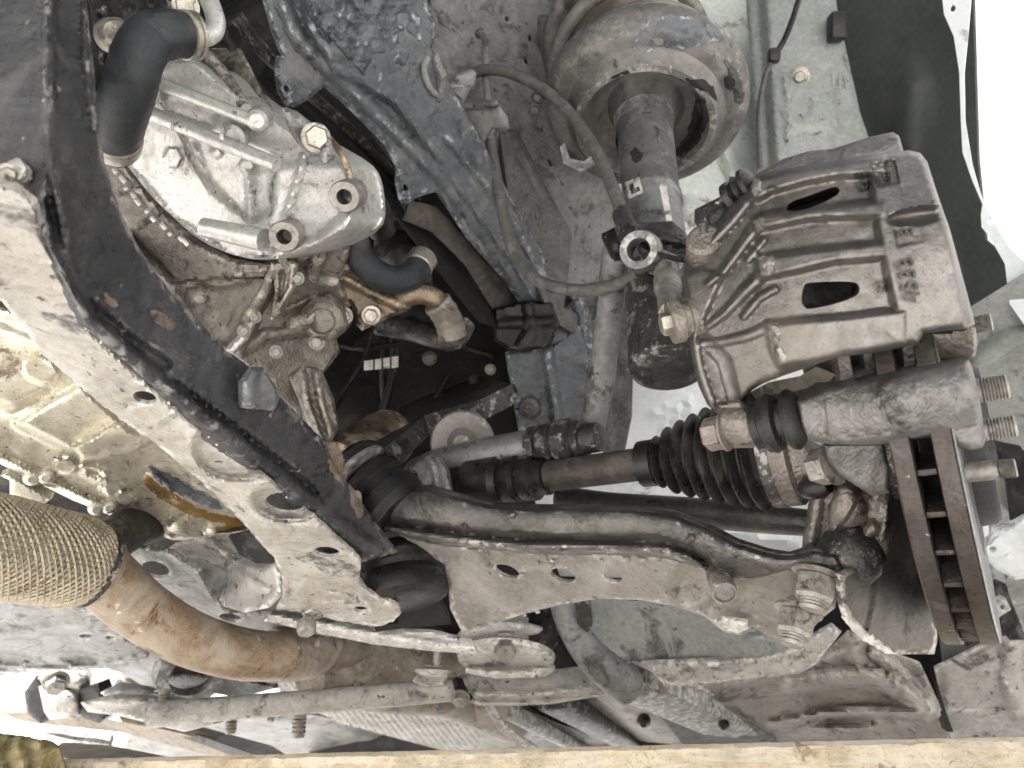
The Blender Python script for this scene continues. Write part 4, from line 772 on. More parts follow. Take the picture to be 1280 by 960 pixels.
# steering rack boot and arm in the dark gap
rk = T('rack_boot', 'brown ringed rack boot with a black steering arm in the gap', 'steering rack', P(460, 560, .72))
lathe('boot', rk, m_copper, P(425, 578, .70), P(490, 545, .78), [(0, .02), (.1, .026), (.25, .026), (.3, .023), (.4, .028), (.6, .028), (.65, .025), (.75, .030), (.95, .030), (1, .02)], 34)
sheet('arm', rk, m_iron, [(455, 545), (480, 530), (510, 500), (545, 485), (600, 470), (640, 480), (600, 500), (560, 510), (530, 520), (500, 545), (480, 560)], [(460, 545, .80), (600, 480, .92), (520, 520, .82)], bumps=[dome(535, 500, 20, 16, .015), ridge([(470, 545), (540, 500), (620, 480)], 12, .012), wob(.002, 8, 48)], step=4, thick=.02, edge=(5, .006))
bolt(rk, m_bolt, P(489, 530, .79), P(484, 536, .72)-P(489, 530, .79), Rm(11, .78), Rm(9, .78), 1.5)

# ---- anti-roll bar, pale disc and link
ab = T('anti_roll_bar', 'dusty grey anti roll bar end with a pale cupped disc', 'anti-roll bar', P(620, 565, .68))
tube('bar', ab, m_strut, [(520, 592, .74), (555, 580, .71), (600, 570, .69), (650, 560, .675), (690, 552, .665)], [.015, .0165, .016, .0155, .014], 6, 22)
dc = P(578, 553, .73); dn = unit(P(566, 566, .62)-dc)
lathe('cup_disc', ab, m_armplate, dc+dn*-.004, dc+dn*.014, [(0, .031), (.3, .032), (.5, .030), (.3, .015), (.8, .009), (1, .008), (1, .0001)], 44, cap=False)
sheet('eye_bracket', ab, m_strut, [(505, 590), (520, 574), (536, 566), (550, 568), (560, 585), (565, 612), (545, 622), (515, 615)], [(510, 595, .655), (560, 590, .65), (540, 620, .64)], holes=[ell(517, 596, 5, 9, 10)], bumps=[ridge([(536, 570), (545, 590), (548, 618)], 6, .005), wob(.0008, 8, 49)], step=3.5, thick=.006, edge=(6, .008))
lk = T('stabiliser_link', 'flat grey stabiliser link rising from rubber bushings to the strut', 'stabiliser link', P(735, 540, .65))
tube('rod', lk, m_tan, [(738, 545, .652), (744, 515, .655), (752, 470, .66), (758, 420, .66), (764, 370, .655), (770, 320, .648), (774, 300, .645)], [.012, .0115, .0125, .0115, .012, .0125, .010], 6, 16)
bxA, bxB = P(664, 556, .665), P(750, 546, .625)
lathe('bushing_stack', lk, m_iron, bxA, bxB, [(0, .010), (.02, .0165), (.12, .0165), (.15, .012), (.2, .017), (.36, .018), (.40, .014), (.44, .0195), (.62, .0195), (.66, .015), (.72, .0165), (.78, .0165), (.8, .0135), (1, .0125), (1.02, .005)], 34)
bolt(lk, m_dkbolt, P(672, 556, .655), bxA-bxB, .0125, .008, 0)
tag(sheet('link_top_cap', None, m_rub, [(752, 292), (768, 284), (782, 290), (786, 305), (780, 322), (768, 326), (760, 312)], [(755, 295, .635), (782, 295, .63), (770, 322, .63)], bumps=[dome(770, 305, 14, 16, .012)], step=3.5, thick=.01, edge=(4, .005)), 'black rubber cap at the top of the stabiliser link', 'rubber cap')

# ---- drive shaft
CC = np.array([.2788, -.0252, .4920])@C2W+CAM        # disc centre
AX = unit(np.array([1, .208, -.617])@C2W)            # disc axis, pointing outboard
ds = T('drive_shaft', 'brown drive shaft with a black ribbed rubber boot at the wheel', 'drive shaft', CC-AX*.25)
X = lambda t, dy=0: CC-AX*t+np.array([0, 0, dy])
SH0, SH1 = X(.44, -.004), X(.07, -.004)
Lsh = .37
def sp_(l): return 1-(l-.07)/Lsh     # distance from disc -> fraction
lathe('shaft', ds, m_brn, SH0, SH1, [(0, .0135), (.3, .0135), (.55, .0135), (.9, .0135)], 26)
lathe('inner_boot', ds, m_boot, SH0, SH1, [(sp_(.44), .026), (sp_(.40), .026), (sp_(.395), .021), (sp_(.38), .021), (sp_(.375), .0245), (sp_(.345), .024), (sp_(.34), .019), (sp_(.335), .022), (sp_(.325), .022), (sp_(.322), .018), (sp_(.318), .0205), (sp_(.308), .020), (sp_(.305), .016), (sp_(.295), .0165), (sp_(.294), .0136)], 36)
pr = [(sp_(.208), .0140), (sp_(.2075), .0185), (sp_(.195), .0188), (sp_(.194), .0165)]
nr = 8; l0, l1 = .192, .116
for i in range(nr):
    f = i/(nr-1); l = l0+(l1-l0)*f; r = .021+(.0455-.021)*(f**.75); dl = (l0-l1)/(nr-1)
    pr += [(sp_(l+dl*.22), r-.0035), (sp_(l+dl*.10), r-.0008), (sp_(l), r), (sp_(l-dl*.12), r-.0012), (sp_(l-dl*.42), r-.0072+.001*f), (sp_(l-dl*.6), r-.0066+.001*f)]
pr += [(sp_(.108), .0415), (sp_(.106), .0425)]
lathe('outer_boot', ds, m_boot, SH0, SH1, pr, 56, ang=50)
lathe('boot_clamp', ds, m_iron, SH0, SH1, [(sp_(.107), .0430), (sp_(.1065), .0440), (sp_(.099), .0440), (sp_(.0985), .0425)], 48)
lathe('joint_housing', ds, m_cast, SH0, SH1, [(sp_(.100), .0425), (sp_(.099), .0435), (sp_(.088), .0435), (sp_(.085), .0405), (sp_(.07), .0395), (sp_(.065), .030)], 48)
# ---- tie rod below the shaft
tr = T('tie_rod', 'plain dusty steering tie rod below the drive shaft', 'tie rod', P(880, 640, .60))
tube('rod', tr, m_arm, [(700, 622, .72), (760, 632, .685), (860, 640, .62), (950, 648, .575), (1006, 653, .55), (1040, 655, .535)], [.012, .0125, .0125, .0115, .010, .009], 5, 22)

# ---- knuckle
kn = T('steering_knuckle', 'dusty cast steering knuckle behind the dust shield', 'steering knuckle', P(1040, 650, .50))
sheet('lower_arm', kn, m_cast, [(1010, 630), (1020, 608), (1048, 600), (1075, 612), (1098, 600), (1115, 600), (1112, 660), (1100, 700), (1075, 712), (1040, 708), (1002, 690), (1004, 665), (1008, 650)], [(1010, 650, .51), (1110, 620, .47), (1060, 700, .49), (1050, 610, .49)], bumps=[ridge([(1020, 612), (1015, 650), (1010, 690)], 12, .008), dome(1060, 640, 24, 26, .010), ridge([(1005, 690), (1050, 700), (1090, 660)], 10, .008), wob(.002, 12, 50)], step=4, thick=.03, edge=(7, .010))
lathe('ball_joint', kn, m_iron, P(1045, 715, .485), P(1085, 668, .49), [(0, .016), (.2, .020), (.5, .021), (.8, .017), (1, .012)], 30)
lathe('joint_boot', kn, m_shield, P(1052, 702, .480), P(1100, 668, .49), [(0, .010), (.15, .0125), (.6, .013), (.9, .011), (1, .008)], 28)
sheet('bearing_lug', kn, m_cast, [(1048, 605), (1070, 600), (1075, 622), (1060, 650), (1040, 668), (1036, 640)], [(1050, 610, .475), (1070, 620, .47), (1045, 660, .48)], bumps=[dome(1056, 630, 18, 28, .008)], step=4, thick=.02, edge=(5, .006))
lathe('sensor', kn, m_rub, P(1005, 612, .50), P(1036, 606, .485), [(0, .006), (.3, .008), (.7, .008), (1, .005)], 18)
lathe('hub_core', kn, m_iron, CC-AX*.085, CC-AX*.02, [(0, .040), (.5, .046), (1, .05)], 40)

# ---- brake disc
bd = T('brake_disc', 'rusty vented brake disc seen on its rim with dark vents', 'brake disc', CC)
t2 = .0146; RO, RI = .14, .088
dA_, dB_ = CC-AX*t2, CC+AX*t2
def fr_(z): return (z+t2)/(2*t2)
lathe('inner_plate', bd, m_rotrust, dA_, dB_, [(fr_(-t2), RI), (fr_(-t2), RO-.0012), (fr_(-t2+.0010), RO), (fr_(-.0052), RO), (fr_(-.0047), RO-.001), (fr_(-.0047), RI)], 160, closed=True, ang=30)
lathe('outer_plate', bd, m_rotrust, dA_, dB_, [(fr_(.0047), RI), (fr_(.0047), RO-.001), (fr_(.0052), RO), (fr_(t2-.0012), RO), (fr_(t2), RO-.0012), (fr_(t2), RI)], 160, closed=True, ang=30)
lathe('friction_face', bd, m_mach, dA_, dB_, [(fr_(t2-.0002), RI), (fr_(t2-.0002), RO-.0002), (fr_(t2+.0007), RO-.0014), (fr_(t2+.0007), RI)], 160, closed=True, ang=20)
lathe('hat', bd, m_hub, dA_, dB_, [(fr_(.004), .02), (fr_(.004), .09), (fr_(t2), .09), (fr_(t2+.002), .078), (fr_(t2+.002), .070), (fr_(t2+.011), .0685), (fr_(t2+.014), .066), (fr_(t2+.014), .0335), (fr_(t2+.018), .031), (fr_(t2+.018), .0005)], 96, cap=False)
a_, u_, v_ = frame(AX); vane = None; NV = 38
for k in range(NV):
    t = 2*math.pi*k/NV; rd = u_*math.cos(t)+v_*math.sin(t); tg_ = np.cross(AX, rd)
    if vane is None:
        vane = box('vane', bd, m_rotrust, CC+rd*(RO-.024), (rd, tg_, AX), (.044, .0034, .0092), .0008); me_v = vane.data; base = Matrix(((*rd, 0), (*tg_, 0), (*AX, 0), (0, 0, 0, 1))).transposed()
    else:
        o = vane.copy(); COL.objects.link(o)
        Rn = Matrix(((*rd, 0), (*tg_, 0), (*AX, 0), (0, 0, 0, 1))).transposed()
        o.matrix_basis = Matrix.Translation(Vector(rd*(RO-.024)))@(Rn@base.inverted()).to_3x3().to_4x4()
# studs
up_ = unit(WUP-AX*(WUP@AX)); fwd_ = np.cross(AX, up_)
def stud(px, py, dd, r, ln, nm='wheel_stud'):
    A = P(px, py, dd); n = 9; prf = [(0, r)]
    for i in range(n): prf += [((i+.2)/n, r), ((i+.7)/n, r*.86)]
    prf += [(1, r*.8)]
    return lathe(nm, None, m_bolt, A-AX*.02, A+AX*ln, [(0, r)]+[(.02/(.02+ln)+f*(1-.02/(.02+ln)), q) for f, q in prf], 22, ang=25)
for (x, y, dd, r, l), nm in zip(((1224, 488, .385, .0066, .013), (1232, 537, .395, .0060, .014), (1246, 587, .40, .0054, .009)), ('topmost of the three close wheel studs, at the caliper bracket end', 'middle one of the three close wheel studs, below the bracket corner', 'lowest of the three close wheel studs, on the dark disc hat')):
    tag(stud(x, y, dd, r, l), nm, 'wheel stud', 'wheel studs on the hub')
tag(stud(1214, 407, .41, .0052, .010), 'short threaded wheel stud poking out beside the caliper corner', 'wheel stud', 'wheel studs on the hub')

# ---- dust shield
dsd = T('dust_shield', 'bent dark brown splash shield behind the brake disc', 'dust shield', P(1110, 740, .50))
dD = Depth([(1060, 780, .475), (1110, 560, .50), (1110, 640, .49), (1070, 720, .465), (1165, 800, .52), (1120, 700, .515), (1165, 700, .53)])
sheet('shield', dsd, m_shield, [(1090, 540), (1125, 560), (1145, 660), (1168, 760), (1172, 800), (1168, 818), (1118, 818), (1100, 812), (1075, 795), (1058, 775), (1050, 750), (1049, 718), (1060, 712), (1080, 708), (1100, 690), (1110, 670), (1112, 620), (1100, 600)], dD, bumps=[ridge([(1112, 600), (1112, 670), (1098, 700), (1094, 760), (1086, 790)], 4, .003), wob(.0012, 20, 51)], step=4, thick=.0025, edge=(4, .003))
sheet('chipped_edge', dsd, m_white, [(1049, 718), (1056, 716), (1056, 745), (1066, 770), (1085, 790), (1108, 806), (1120, 818), (1105, 816), (1075, 797), (1056, 776), (1049, 750)], Depth([(1052, 720, .462), (1056, 770, .468), (1110, 812, .482)]), bumps=[wob(.001, 5, 52)], step=3, thick=.002, edge=(3, .002), jag=1.2)

# ---- brake caliper
cal = T('brake_caliper', 'large rough cast brake caliper with ribs, two slots and raised 4533', 'brake caliper', P(1040, 330, .39))
body_ol = [(857, 318), (862, 306), (880, 292), (905, 262), (925, 240), (939, 225), (948, 218), (1000, 208), (1045, 200), (1092, 192), (1136, 188), (1150, 191), (1159, 202), (1172, 243), (1187, 286), (1203, 345), (1216, 393), (1219, 406), (1210, 411), (1180, 414), (1154, 418), (1147, 430), (1100, 440), (1052, 446), (1030, 452), (1008, 460), (984, 468), (955, 479), (940, 488), (931, 500), (926, 513), (910, 520), (895, 516), (884, 506), (873, 482), (864, 446), (861, 415), (855, 380), (853, 345)]
dC = Depth([(1210, 400, .352), (1150, 200, .372), (1185, 300, .352), (1100, 300, .360), (1100, 430, .362), (1100, 200, .376), (1000, 215, .395), (1000, 330, .376), (975, 450, .385), (945, 240, .408), (935, 330, .398), (880, 330, .425), (865, 440, .43), (900, 500, .425)])
H = .0085
cb = [maxof(pad([(1090, 180), (1230, 180), (1240, 430), (1140, 450), (1128, 432), (1112, 360), (1097, 290), (1088, 230)], H*.8, 16),
      pad([(938, 224), (1000, 206), (1110, 186), (1110, 218), (1045, 222), (1010, 228), (965, 240), (948, 250), (938, 250)], H, 12),
      pad([(942, 274), (955, 268), (1020, 259), (1110, 250), (1110, 272), (1060, 272), (1010, 275), (968, 284), (946, 288)], H, 12),
      pad([(946, 323), (962, 319), (1005, 313), (1110, 302), (1110, 322), (1040, 329), (985, 342), (955, 348), (948, 344)], H, 12),
      pad([(959, 404), (1000, 400), (1060, 395), (1135, 385), (1135, 440), (1050, 450), (1000, 455), (975, 458), (966, 440)], H*1.1, 13)),
      ridge([(944, 284), (925, 310), (905, 338), (885, 355)], 9, .006, 5), ridge([(950, 345), (930, 365), (905, 392), (885, 408)], 10, .007, 5), ridge([(962, 408), (935, 420), (900, 428), (878, 430)], 8, .004, 6), ridge([(938, 245), (915, 275), (890, 302), (868, 325)], 9, .006, 6),
      ridge([(968, 362), (950, 372), (930, 395)], 6, .004), ridge([(955, 300), (935, 325)], 5, .004), dome(966, 238, 7, 5, .003),
      pad([(857, 345), (875, 335), (905, 345), (895, 365), (880, 400), (862, 405)], .006, 8),
      ridge([(862, 420), (868, 460), (884, 506)], 12, .006), ridge([(880, 425), (905, 450), (918, 500)], 10, -.004),
      dome(1148, 270, 40, 12, -.012, -8), pad([(1089, 206), (1118, 200), (1124, 229), (1096, 234)], -.0035, 3), pad([(1117, 285), (1150, 280), (1154, 302), (1122, 308)], -.0012, 4),
      ridge([(1197, 250), (1210, 330), (1222, 400)], 18, -.006), wob(.0003, 9, 53)]
slot1 = cr([(984, 263), (988, 253), (1015, 243), (1040, 234), (1049, 236), (1046, 244), (1020, 257), (1000, 263)], 3)
slot2 = cr([(1002, 374), (1005, 358), (1015, 353), (1060, 352), (1073, 356), (1072, 368), (1050, 378), (1015, 386), (1005, 383)], 3)
cbody = sheet('body', cal, m_cal, body_ol, dC, holes=[slot1, slot2], bumps=cb, step=2.4, sm=0, thick=.055, edge=(10, .010), back=FW+RT*.36+UP*.10, ang=60)
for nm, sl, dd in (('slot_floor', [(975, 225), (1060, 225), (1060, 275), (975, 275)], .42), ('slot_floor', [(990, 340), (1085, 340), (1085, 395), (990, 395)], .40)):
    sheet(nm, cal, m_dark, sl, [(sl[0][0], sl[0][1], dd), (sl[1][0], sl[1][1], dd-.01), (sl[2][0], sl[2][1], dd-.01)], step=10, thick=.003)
sheet('outer_finger', cal, m_cast, [(1150, 416), (1190, 412), (1219, 405), (1222, 430), (1219, 446), (1205, 453), (1165, 455), (1152, 445)], [(1152, 430, .385), (1219, 415, .362), (1190, 450, .38)], bumps=[wob(.0008, 10, 55)], step=4, thick=.03, edge=(6, .006), back=FW+UP*.2)
# paler rib ends
for poly in ([(940, 224), (950, 222), (952, 236), (944, 244), (938, 240)], [(941, 275), (953, 270), (955, 284), (945, 290)], [(948, 322), (966, 319), (968, 336), (960, 344), (950, 342)], [(959, 404), (974, 402), (972, 430), (984, 448), (976, 456), (966, 440)]):
    decal('pale_rib_end', cbody, cal, m_bolt, poly, lift=.0006, bumps=[wob(.0006, 2.2, 56), wob(.0004, 1.4, 57)], step=2, jag=1.6)
# cast lettering
ONB = Onto(cbody, 0)
def letters(txt, org, dx, size, raise_=.0030, mat=m_calletter, off=H*.8, name='cast_lettering'):
    cu = bpy.data.curves.new('t', 'FONT'); cu.body = txt; cu.size = 1.0; cu.extrude = .5; cu.offset = .012
    to = bpy.data.objects.new('t', cu); COL.objects.link(to); bpy.context.view_layer.update()
    me = bpy.data.meshes.new_from_object(to.evaluated_get(bpy.context.evaluated_depsgraph_get())); bpy.data.objects.remove(to); bpy.data.curves.remove(cu)
    dx = unit(np.array(dx)); dy = np.array([dx[1], -dx[0]])      # letter-up direction in the picture
    co = np.array([v.co[:] for v in me.vertices]); pp = np.array(org)+size*(co[:, :1]*dx+co[:, 1:2]*dy)
    d = ONB(pp)-np.where(co[:, 2] > 0, raise_, -.0012)
    me.vertices.foreach_set('co', PP(pp, d).ravel()); me.update()
    bm = bmesh.new(); bm.from_mesh(me); bpy.data.meshes.remove(me)
    return frombm(name, bm, mat, cal, 30)
letters('4533', (1152, 377), (-.20, -1), 30)
letters('63', (1086, 236), (-.12, -1), 24, off=.0035)
letters('E', (1124, 284), (.14, 1), 24, .0024, off=H*.8-.001)
letters('N1', (1106, 366), (-.12, -1), 15, off=.001)
letters('1EI', (1097, 226), (.98, -.14), 15, .0022, off=H*.8-.0042)
# piston side hardware
bt = P(838, 402, .425)
bolt(cal, m_zinc, P(846, 402, .43), P(815, 409, .43)-P(846, 402, .43), Rm(15, .43), Rm(18, .43), 1.25, name='banjo_bolt')
lathe('banjo_fitting', cal, m_cast, P(872, 396, .43), P(838, 404, .43), [(0, .012), (.3, .0125), (.35, .0105), (.55, .0105), (.6, .0125), (1, .0125)], 26)
bolt(cal, m_dkbolt, P(882, 300, .425), P(878, 278, .42)-P(882, 300, .425), Rm(8, .42), Rm(10, .42), 1.5, Rm(14, .42), .7, name='bleed_nipple')
lathe('bleed_boss', cal, m_cast, P(886, 318, .435), P(880, 297, .42), [(0, .013), (.6, .0115), (.9, .0105), (1, .008)], 22)
sheet('piston_lug', cal, m_iron, [(868, 262), (900, 246), (922, 240), (930, 226), (940, 228), (938, 250), (915, 272), (890, 290), (876, 290), (868, 278)], [(872, 270, .435), (935, 232, .425), (895, 288, .425)], bumps=[ridge([(895, 250), (912, 244)], 8, .004), ridge([(878, 262), (884, 288)], 5, .004), wob(.001, 7, 58)], step=3.5, thick=.02, edge=(5, .005))
lathe('top_pin_boot', cal, m_rub, P(908, 250, .428), P(942, 226, .415), [(0, .006), (.1, .009), (.3, .009), (.35, .007), (.5, .0095), (.65, .007), (.75, .010), (.9, .010), (1, .006)], 24)
# lower slide pin
pA, pB = P(886, 544, .425), P(1002, 522, .395)
sheet('pin_ear', cal, m_cast, [(896, 505), (925, 500), (934, 512), (950, 520), (954, 552), (940, 560), (905, 560), (896, 550)], [(900, 520, .418), (950, 530, .408), (920, 558, .418)], bumps=[ridge([(898, 535), (952, 532)], 24, .010)], step=3, thick=.02, edge=(5, .006))
bolt(cal, m_cast, P(905, 540, .415), pA-pB, .0096, .0095, 1.15, name='pin_bolt')
lathe('pin_boot', cal, m_rub, pA, pB, [(.5, .010), (.52, .0125), (.60, .0128), (.63, .0155), (.70, .0165), (.76, .015), (.79, .0115), (.84, .0115), (.87, .016), (.92, .0168), (.98, .014), (1.0, .010)], 32)

# carrier bracket
cbk = T('caliper_bracket', 'grey cast caliper carrier holding the slide pin below the caliper', 'caliper bracket', P(1110, 500, .40))
sheet('pin_housing', cbk, m_brkt, [(993, 500), (1010, 493), (1033, 482), (1060, 476), (1120, 463), (1170, 452), (1203, 446), (1211, 449), (1216, 462), (1224, 492), (1232, 550), (1228, 560), (1212, 563), (1194, 558), (1186, 546), (1150, 548), (1100, 556), (1040, 556), (1005, 550), (998, 530)],
      [(1000, 520, .402), (1040, 480, .402), (1040, 555, .405), (1210, 455, .368), (1228, 550, .372), (1120, 505, .375)], bumps=[ridge([(1000, 524), (1060, 516), (1140, 503), (1215, 490)], 48, .014, 40, .1), pad([(1028, 478), (1240, 436), (1245, 570), (1150, 560), (1040, 562), (1034, 530)], .003, 5), ridge([(1030, 545), (1045, 552), (1110, 545)], 5, .003), wob(.0006, 9, 59), wob(.0003, 3, 60)], step=3, thick=.035, edge=(9, .012), back=FW+UP*.15, ang=60)
sheet('mount_lug', cbk, m_brkt, [(1030, 556), (1060, 552), (1105, 552), (1112, 586), (1112, 616), (1090, 620), (1068, 606), (1048, 594), (1034, 575)], [(1035, 565, .415), (1110, 560, .405), (1095, 615, .42)], bumps=[wob(.001, 9, 61)], step=4, thick=.02, edge=(6, .006))
bolt(cbk, m_bolt, P(1042, 580, .43), P(1012, 586, .445)-P(1042, 580, .43), .0112, .012, 1.1, name='bolt')
sheet('top_arm', cbk, m_brkt, [(938, 232), (945, 218), (980, 198), (1010, 189), (1040, 186), (1087, 171), (1116, 165), (1124, 170), (1129, 188), (1128, 200), (1060, 215), (960, 240)], [(945, 225, .425), (1120, 170, .395), (1120, 200, .392), (960, 236, .42)], bumps=[ridge([(945, 226), (1040, 204), (1128, 180)], 20, .006, 16), wob(.0007, 9, 62)], step=3.5, thick=.03, edge=(5, .006))
# pads between caliper and carrier
for nm, poly, d0, mt in (('brake_pad', [(1046, 440), (1060, 436), (1068, 478), (1052, 482)], .400, m_cast), ('brake_pad', [(1078, 436), (1100, 432), (1106, 474), (1084, 480)], .395, m_iron), ('brake_pad', [(1128, 426), (1148, 424), (1150, 466), (1132, 472)], .385, m_iron)):
    lb = {1046: 'tan backing plate of the brake pad leftmost in the caliper gap', 1078: 'dark brake pad in the middle of the caliper gap', 1128: 'dark brake pad rightmost in the caliper gap'}[poly[0][0]]
    tag(sheet(nm, None, mt, poly, [(poly[0][0], 440, d0), (poly[1][0], 440, d0-.004), (poly[2][0], 480, d0)], step=5, thick=.05, back=FW), lb, 'brake pad', 'brake pads under the caliper')
tag(sheet('anti_rattle_clip', None, m_tanrub, [(938, 490), (960, 478), (1000, 470), (1020, 458), (1050, 470), (1020, 488), (990, 500), (985, 512), (945, 505)], [(945, 490, .43), (1040, 465, .41), (990, 505, .42)], bumps=[wob(.002, 10, 63)], step=4, thick=.003), 'brown pad clip in the shade under the caliper rib', 'clip')

# ---- brake hoses
bh = T('brake_hose', 'grey dusty brake hose arching over to the strut', 'brake hose', P(690, 150, .75))
tube('hose', bh, m_brk, [(585, 97, .80), (592, 91, .79), (610, 87, .78), (640, 92, .765), (680, 112, .745), (715, 145, .715), (745, 190, .68), (768, 240, .645), (782, 282, .62)], .0058, 8, 16)
lathe('end_fitting', bh, m_iron, P(776, 264, .63), P(786, 294, .61), [(0, .007), (.1, .0082), (.6, .0082), (.65, .0095), (1, .0095)], 20)
bh2 = T('lower_brake_hose', 'grey brake hose hanging from the tan bracket and curving right', 'brake hose', P(650, 300, .74))
tube('hose', bh2, m_brk, [(613, 165, .775), (616, 195, .77), (624, 240, .755), (634, 290, .735), (650, 328, .715), (675, 352, .69), (710, 362, .665), (750, 361, .64), (780, 352, .62), (800, 341, .60)], [.0058]*6+[.0058, .0058, .0056, .0056], 8, 16)
lathe('hose_ferrule', bh2, m_tan, P(613, 140, .765), P(614, 172, .775), [(0, .012), (.12, .0135), (.3, .0135), (.34, .0085), (.5, .0095), (.75, .0095), (.8, .0085), (1, .008)], 24)
hb = T('hose_bracket', 'tan folded steel bracket carrying the brake hose ferrule', 'bracket', P(600, 140, .78))
sheet('plate', hb, m_tan, [(566, 134), (590, 130), (620, 126), (634, 148), (636, 162), (616, 160), (603, 182), (585, 165)], [(570, 135, .755), (634, 140, .745), (600, 178, .77)], bumps=[ridge([(568, 136), (625, 128)], 5, .006), wob(.001, 10, 64)], step=4, thick=.003, edge=(4, .003))
sheet('upright_tab', hb, m_tan, [(537, 72), (545, 68), (550, 85), (556, 95), (552, 120), (545, 148), (538, 155), (536, 142), (545, 118), (546, 98), (540, 88)], [(540, 80, .655), (552, 100, .66), (540, 150, .69)], step=3.5, thick=.004, edge=(3, .003))
tube('wire_loop', hb, m_tan, [(535, 72, .65), (530, 85, .65), (535, 105, .66), (545, 118, .67), (560, 124, .70)], .003, 6, 10)
sheet('clamp_strap', hb, m_tan, [(556, 105), (570, 92), (590, 86), (596, 92), (592, 106), (575, 112), (558, 112)], [(560, 105, .69), (594, 92, .70), (580, 110, .695)], bumps=[ridge([(572, 96), (590, 92)], 10, .006)], step=3.5, thick=.004, edge=(3, .003))
lathe('sleeve', hb, m_tan, P(569, 124, .70), P(582, 98, .71), [(0, .0075), (.05, .0085), (.95, .0085), (1, .0075)], 20)
tube('steel_line', hb, m_tan, [(600, 42, .83), (606, 50, .81), (607, 70, .80), (608, 100, .79), (610, 128, .78)], .0042, 6, 12)
# ABS wire
aw = T('sensor_wire', 'thin grey sensor wire hanging with a black clip in front of the tower plate', 'wire', P(960, 100, .86))
tube('wire', aw, m_brk, [(967, 72, .88), (958, 90, .87), (951, 120, .84), (948, 150, .78), (949, 180, .68), (951, 215, .52)], .0028, 6, 10)
tube('dark_wire', aw, m_rub, [(1004, -20, .92), (992, 20, .90), (980, 50, .89), (967, 72, .88)], .0035, 6, 10)
box('clip', aw, m_rub, P(967, 70, .875), (RT, UP, FW), (.014, .016, .014), .003)
# hose eye and nipple at the strut bracket
he = T('hose_eye', 'dusty ring eye of the hose bracket below the strut tube', 'bracket', P(805, 320, .57))
eA, eB = P(806, 318, .575), P(798, 312, .555)
lathe('eye_ring', he, m_strut, eA, eB, [(0, .009), (0, .0145), (.3, .016), (.7, .016), (1, .0145), (1, .009)], 36, closed=True)
sheet('eye_arm', he, m_strut, [(812, 300), (830, 312), (848, 320), (858, 330), (850, 342), (825, 338), (805, 335)], [(815, 305, .57), (855, 330, .55), (825, 336, .56)], step=4, thick=.012, edge=(5, .005))
tube('spring_wire', he, m_rub, [(800, 300, .58), (812, 312, .56), (832, 320, .55), (856, 326, .54)], .002, 5, 8)
lathe('crimp_fitting', he, m_bolt, P(833, 338, .56), P(838, 392, .47), [(0, .009), (.08, .0095), (.12, .0075), (.22, .0075), (.26, .010), (.45, .010), (.5, .008), (.7, .008), (1, .0075)], 22)
tag(sheet('strut_clamp', None, m_iron, [(790, 280), (840, 276), (862, 296), (872, 320), (862, 338), (835, 325), (812, 302), (795, 298)], [(795, 285, .60), (850, 285, .59), (860, 330, .57)], bumps=[ridge([(800, 290), (860, 300)], 10, .008), wob(.0012, 8, 65)], step=4, thick=.02, edge=(5, .006)), 'dark cast clamp between strut tube and brake hose', 'clamp')

# ================================================================ UNDERBODY AT THE BOTTOM
# transverse brace
br = T('cross_brace', 'long pale dusty steel brace tube crossing the underbody', 'brace', P(470, 865, .9))
tube('tube', br, m_white, [(190, 893, .92), (250, 888, .91), (350, 880, .90), (450, 872, .90), (540, 864, .90), (585, 860, .90)], [.016, .0145, .0138, .0138, .0138, .0138], 5, 18)
sheet('left_end', br, m_white, [(100, 878), (140, 868), (200, 872), (262, 880), (268, 905), (230, 915), (190, 905), (150, 895), (110, 890)], [(110, 880, .95), (260, 890, .91), (190, 905, .92)], bumps=[dome(230, 895, 30, 14, .02), dome(150, 876, 34, 10, .015), wob(.003, 10, 70)], step=4, thick=.02, edge=(5, .008))
sheet('right_bracket', br, m_white, [(572, 846), (600, 835), (640, 838), (700, 836), (745, 830), (765, 838), (782, 856), (740, 862), (690, 870), (650, 872), (600, 872), (578, 866)], [(580, 850, .90), (770, 850, .90), (650, 870, .88)], bumps=[pad([(575, 838), (770, 826), (780, 860), (600, 876)], .004, 8), disc(748, 852, 12, 9, .006), ridge([(580, 866), (660, 868), (770, 858)], 5, .005), wob(.0016, 6, 71)], step=3.5, thick=.014, edge=(5, .006))
sheet('bracket_edge', br, m_dark, [(570, 846), (578, 848), (584, 862), (592, 872), (584, 872), (572, 858)], [(570, 848, .885), (584, 862, .885), (590, 872, .88)], step=4, thick=.006)
for x, y in ((575, 872), (748, 852)): bolt(br, m_bolt, P(x, y, .875), P(x-2, y+14, .86)-P(x, y, .875), Rm(9, .87), Rm(8, .87), 1.4)
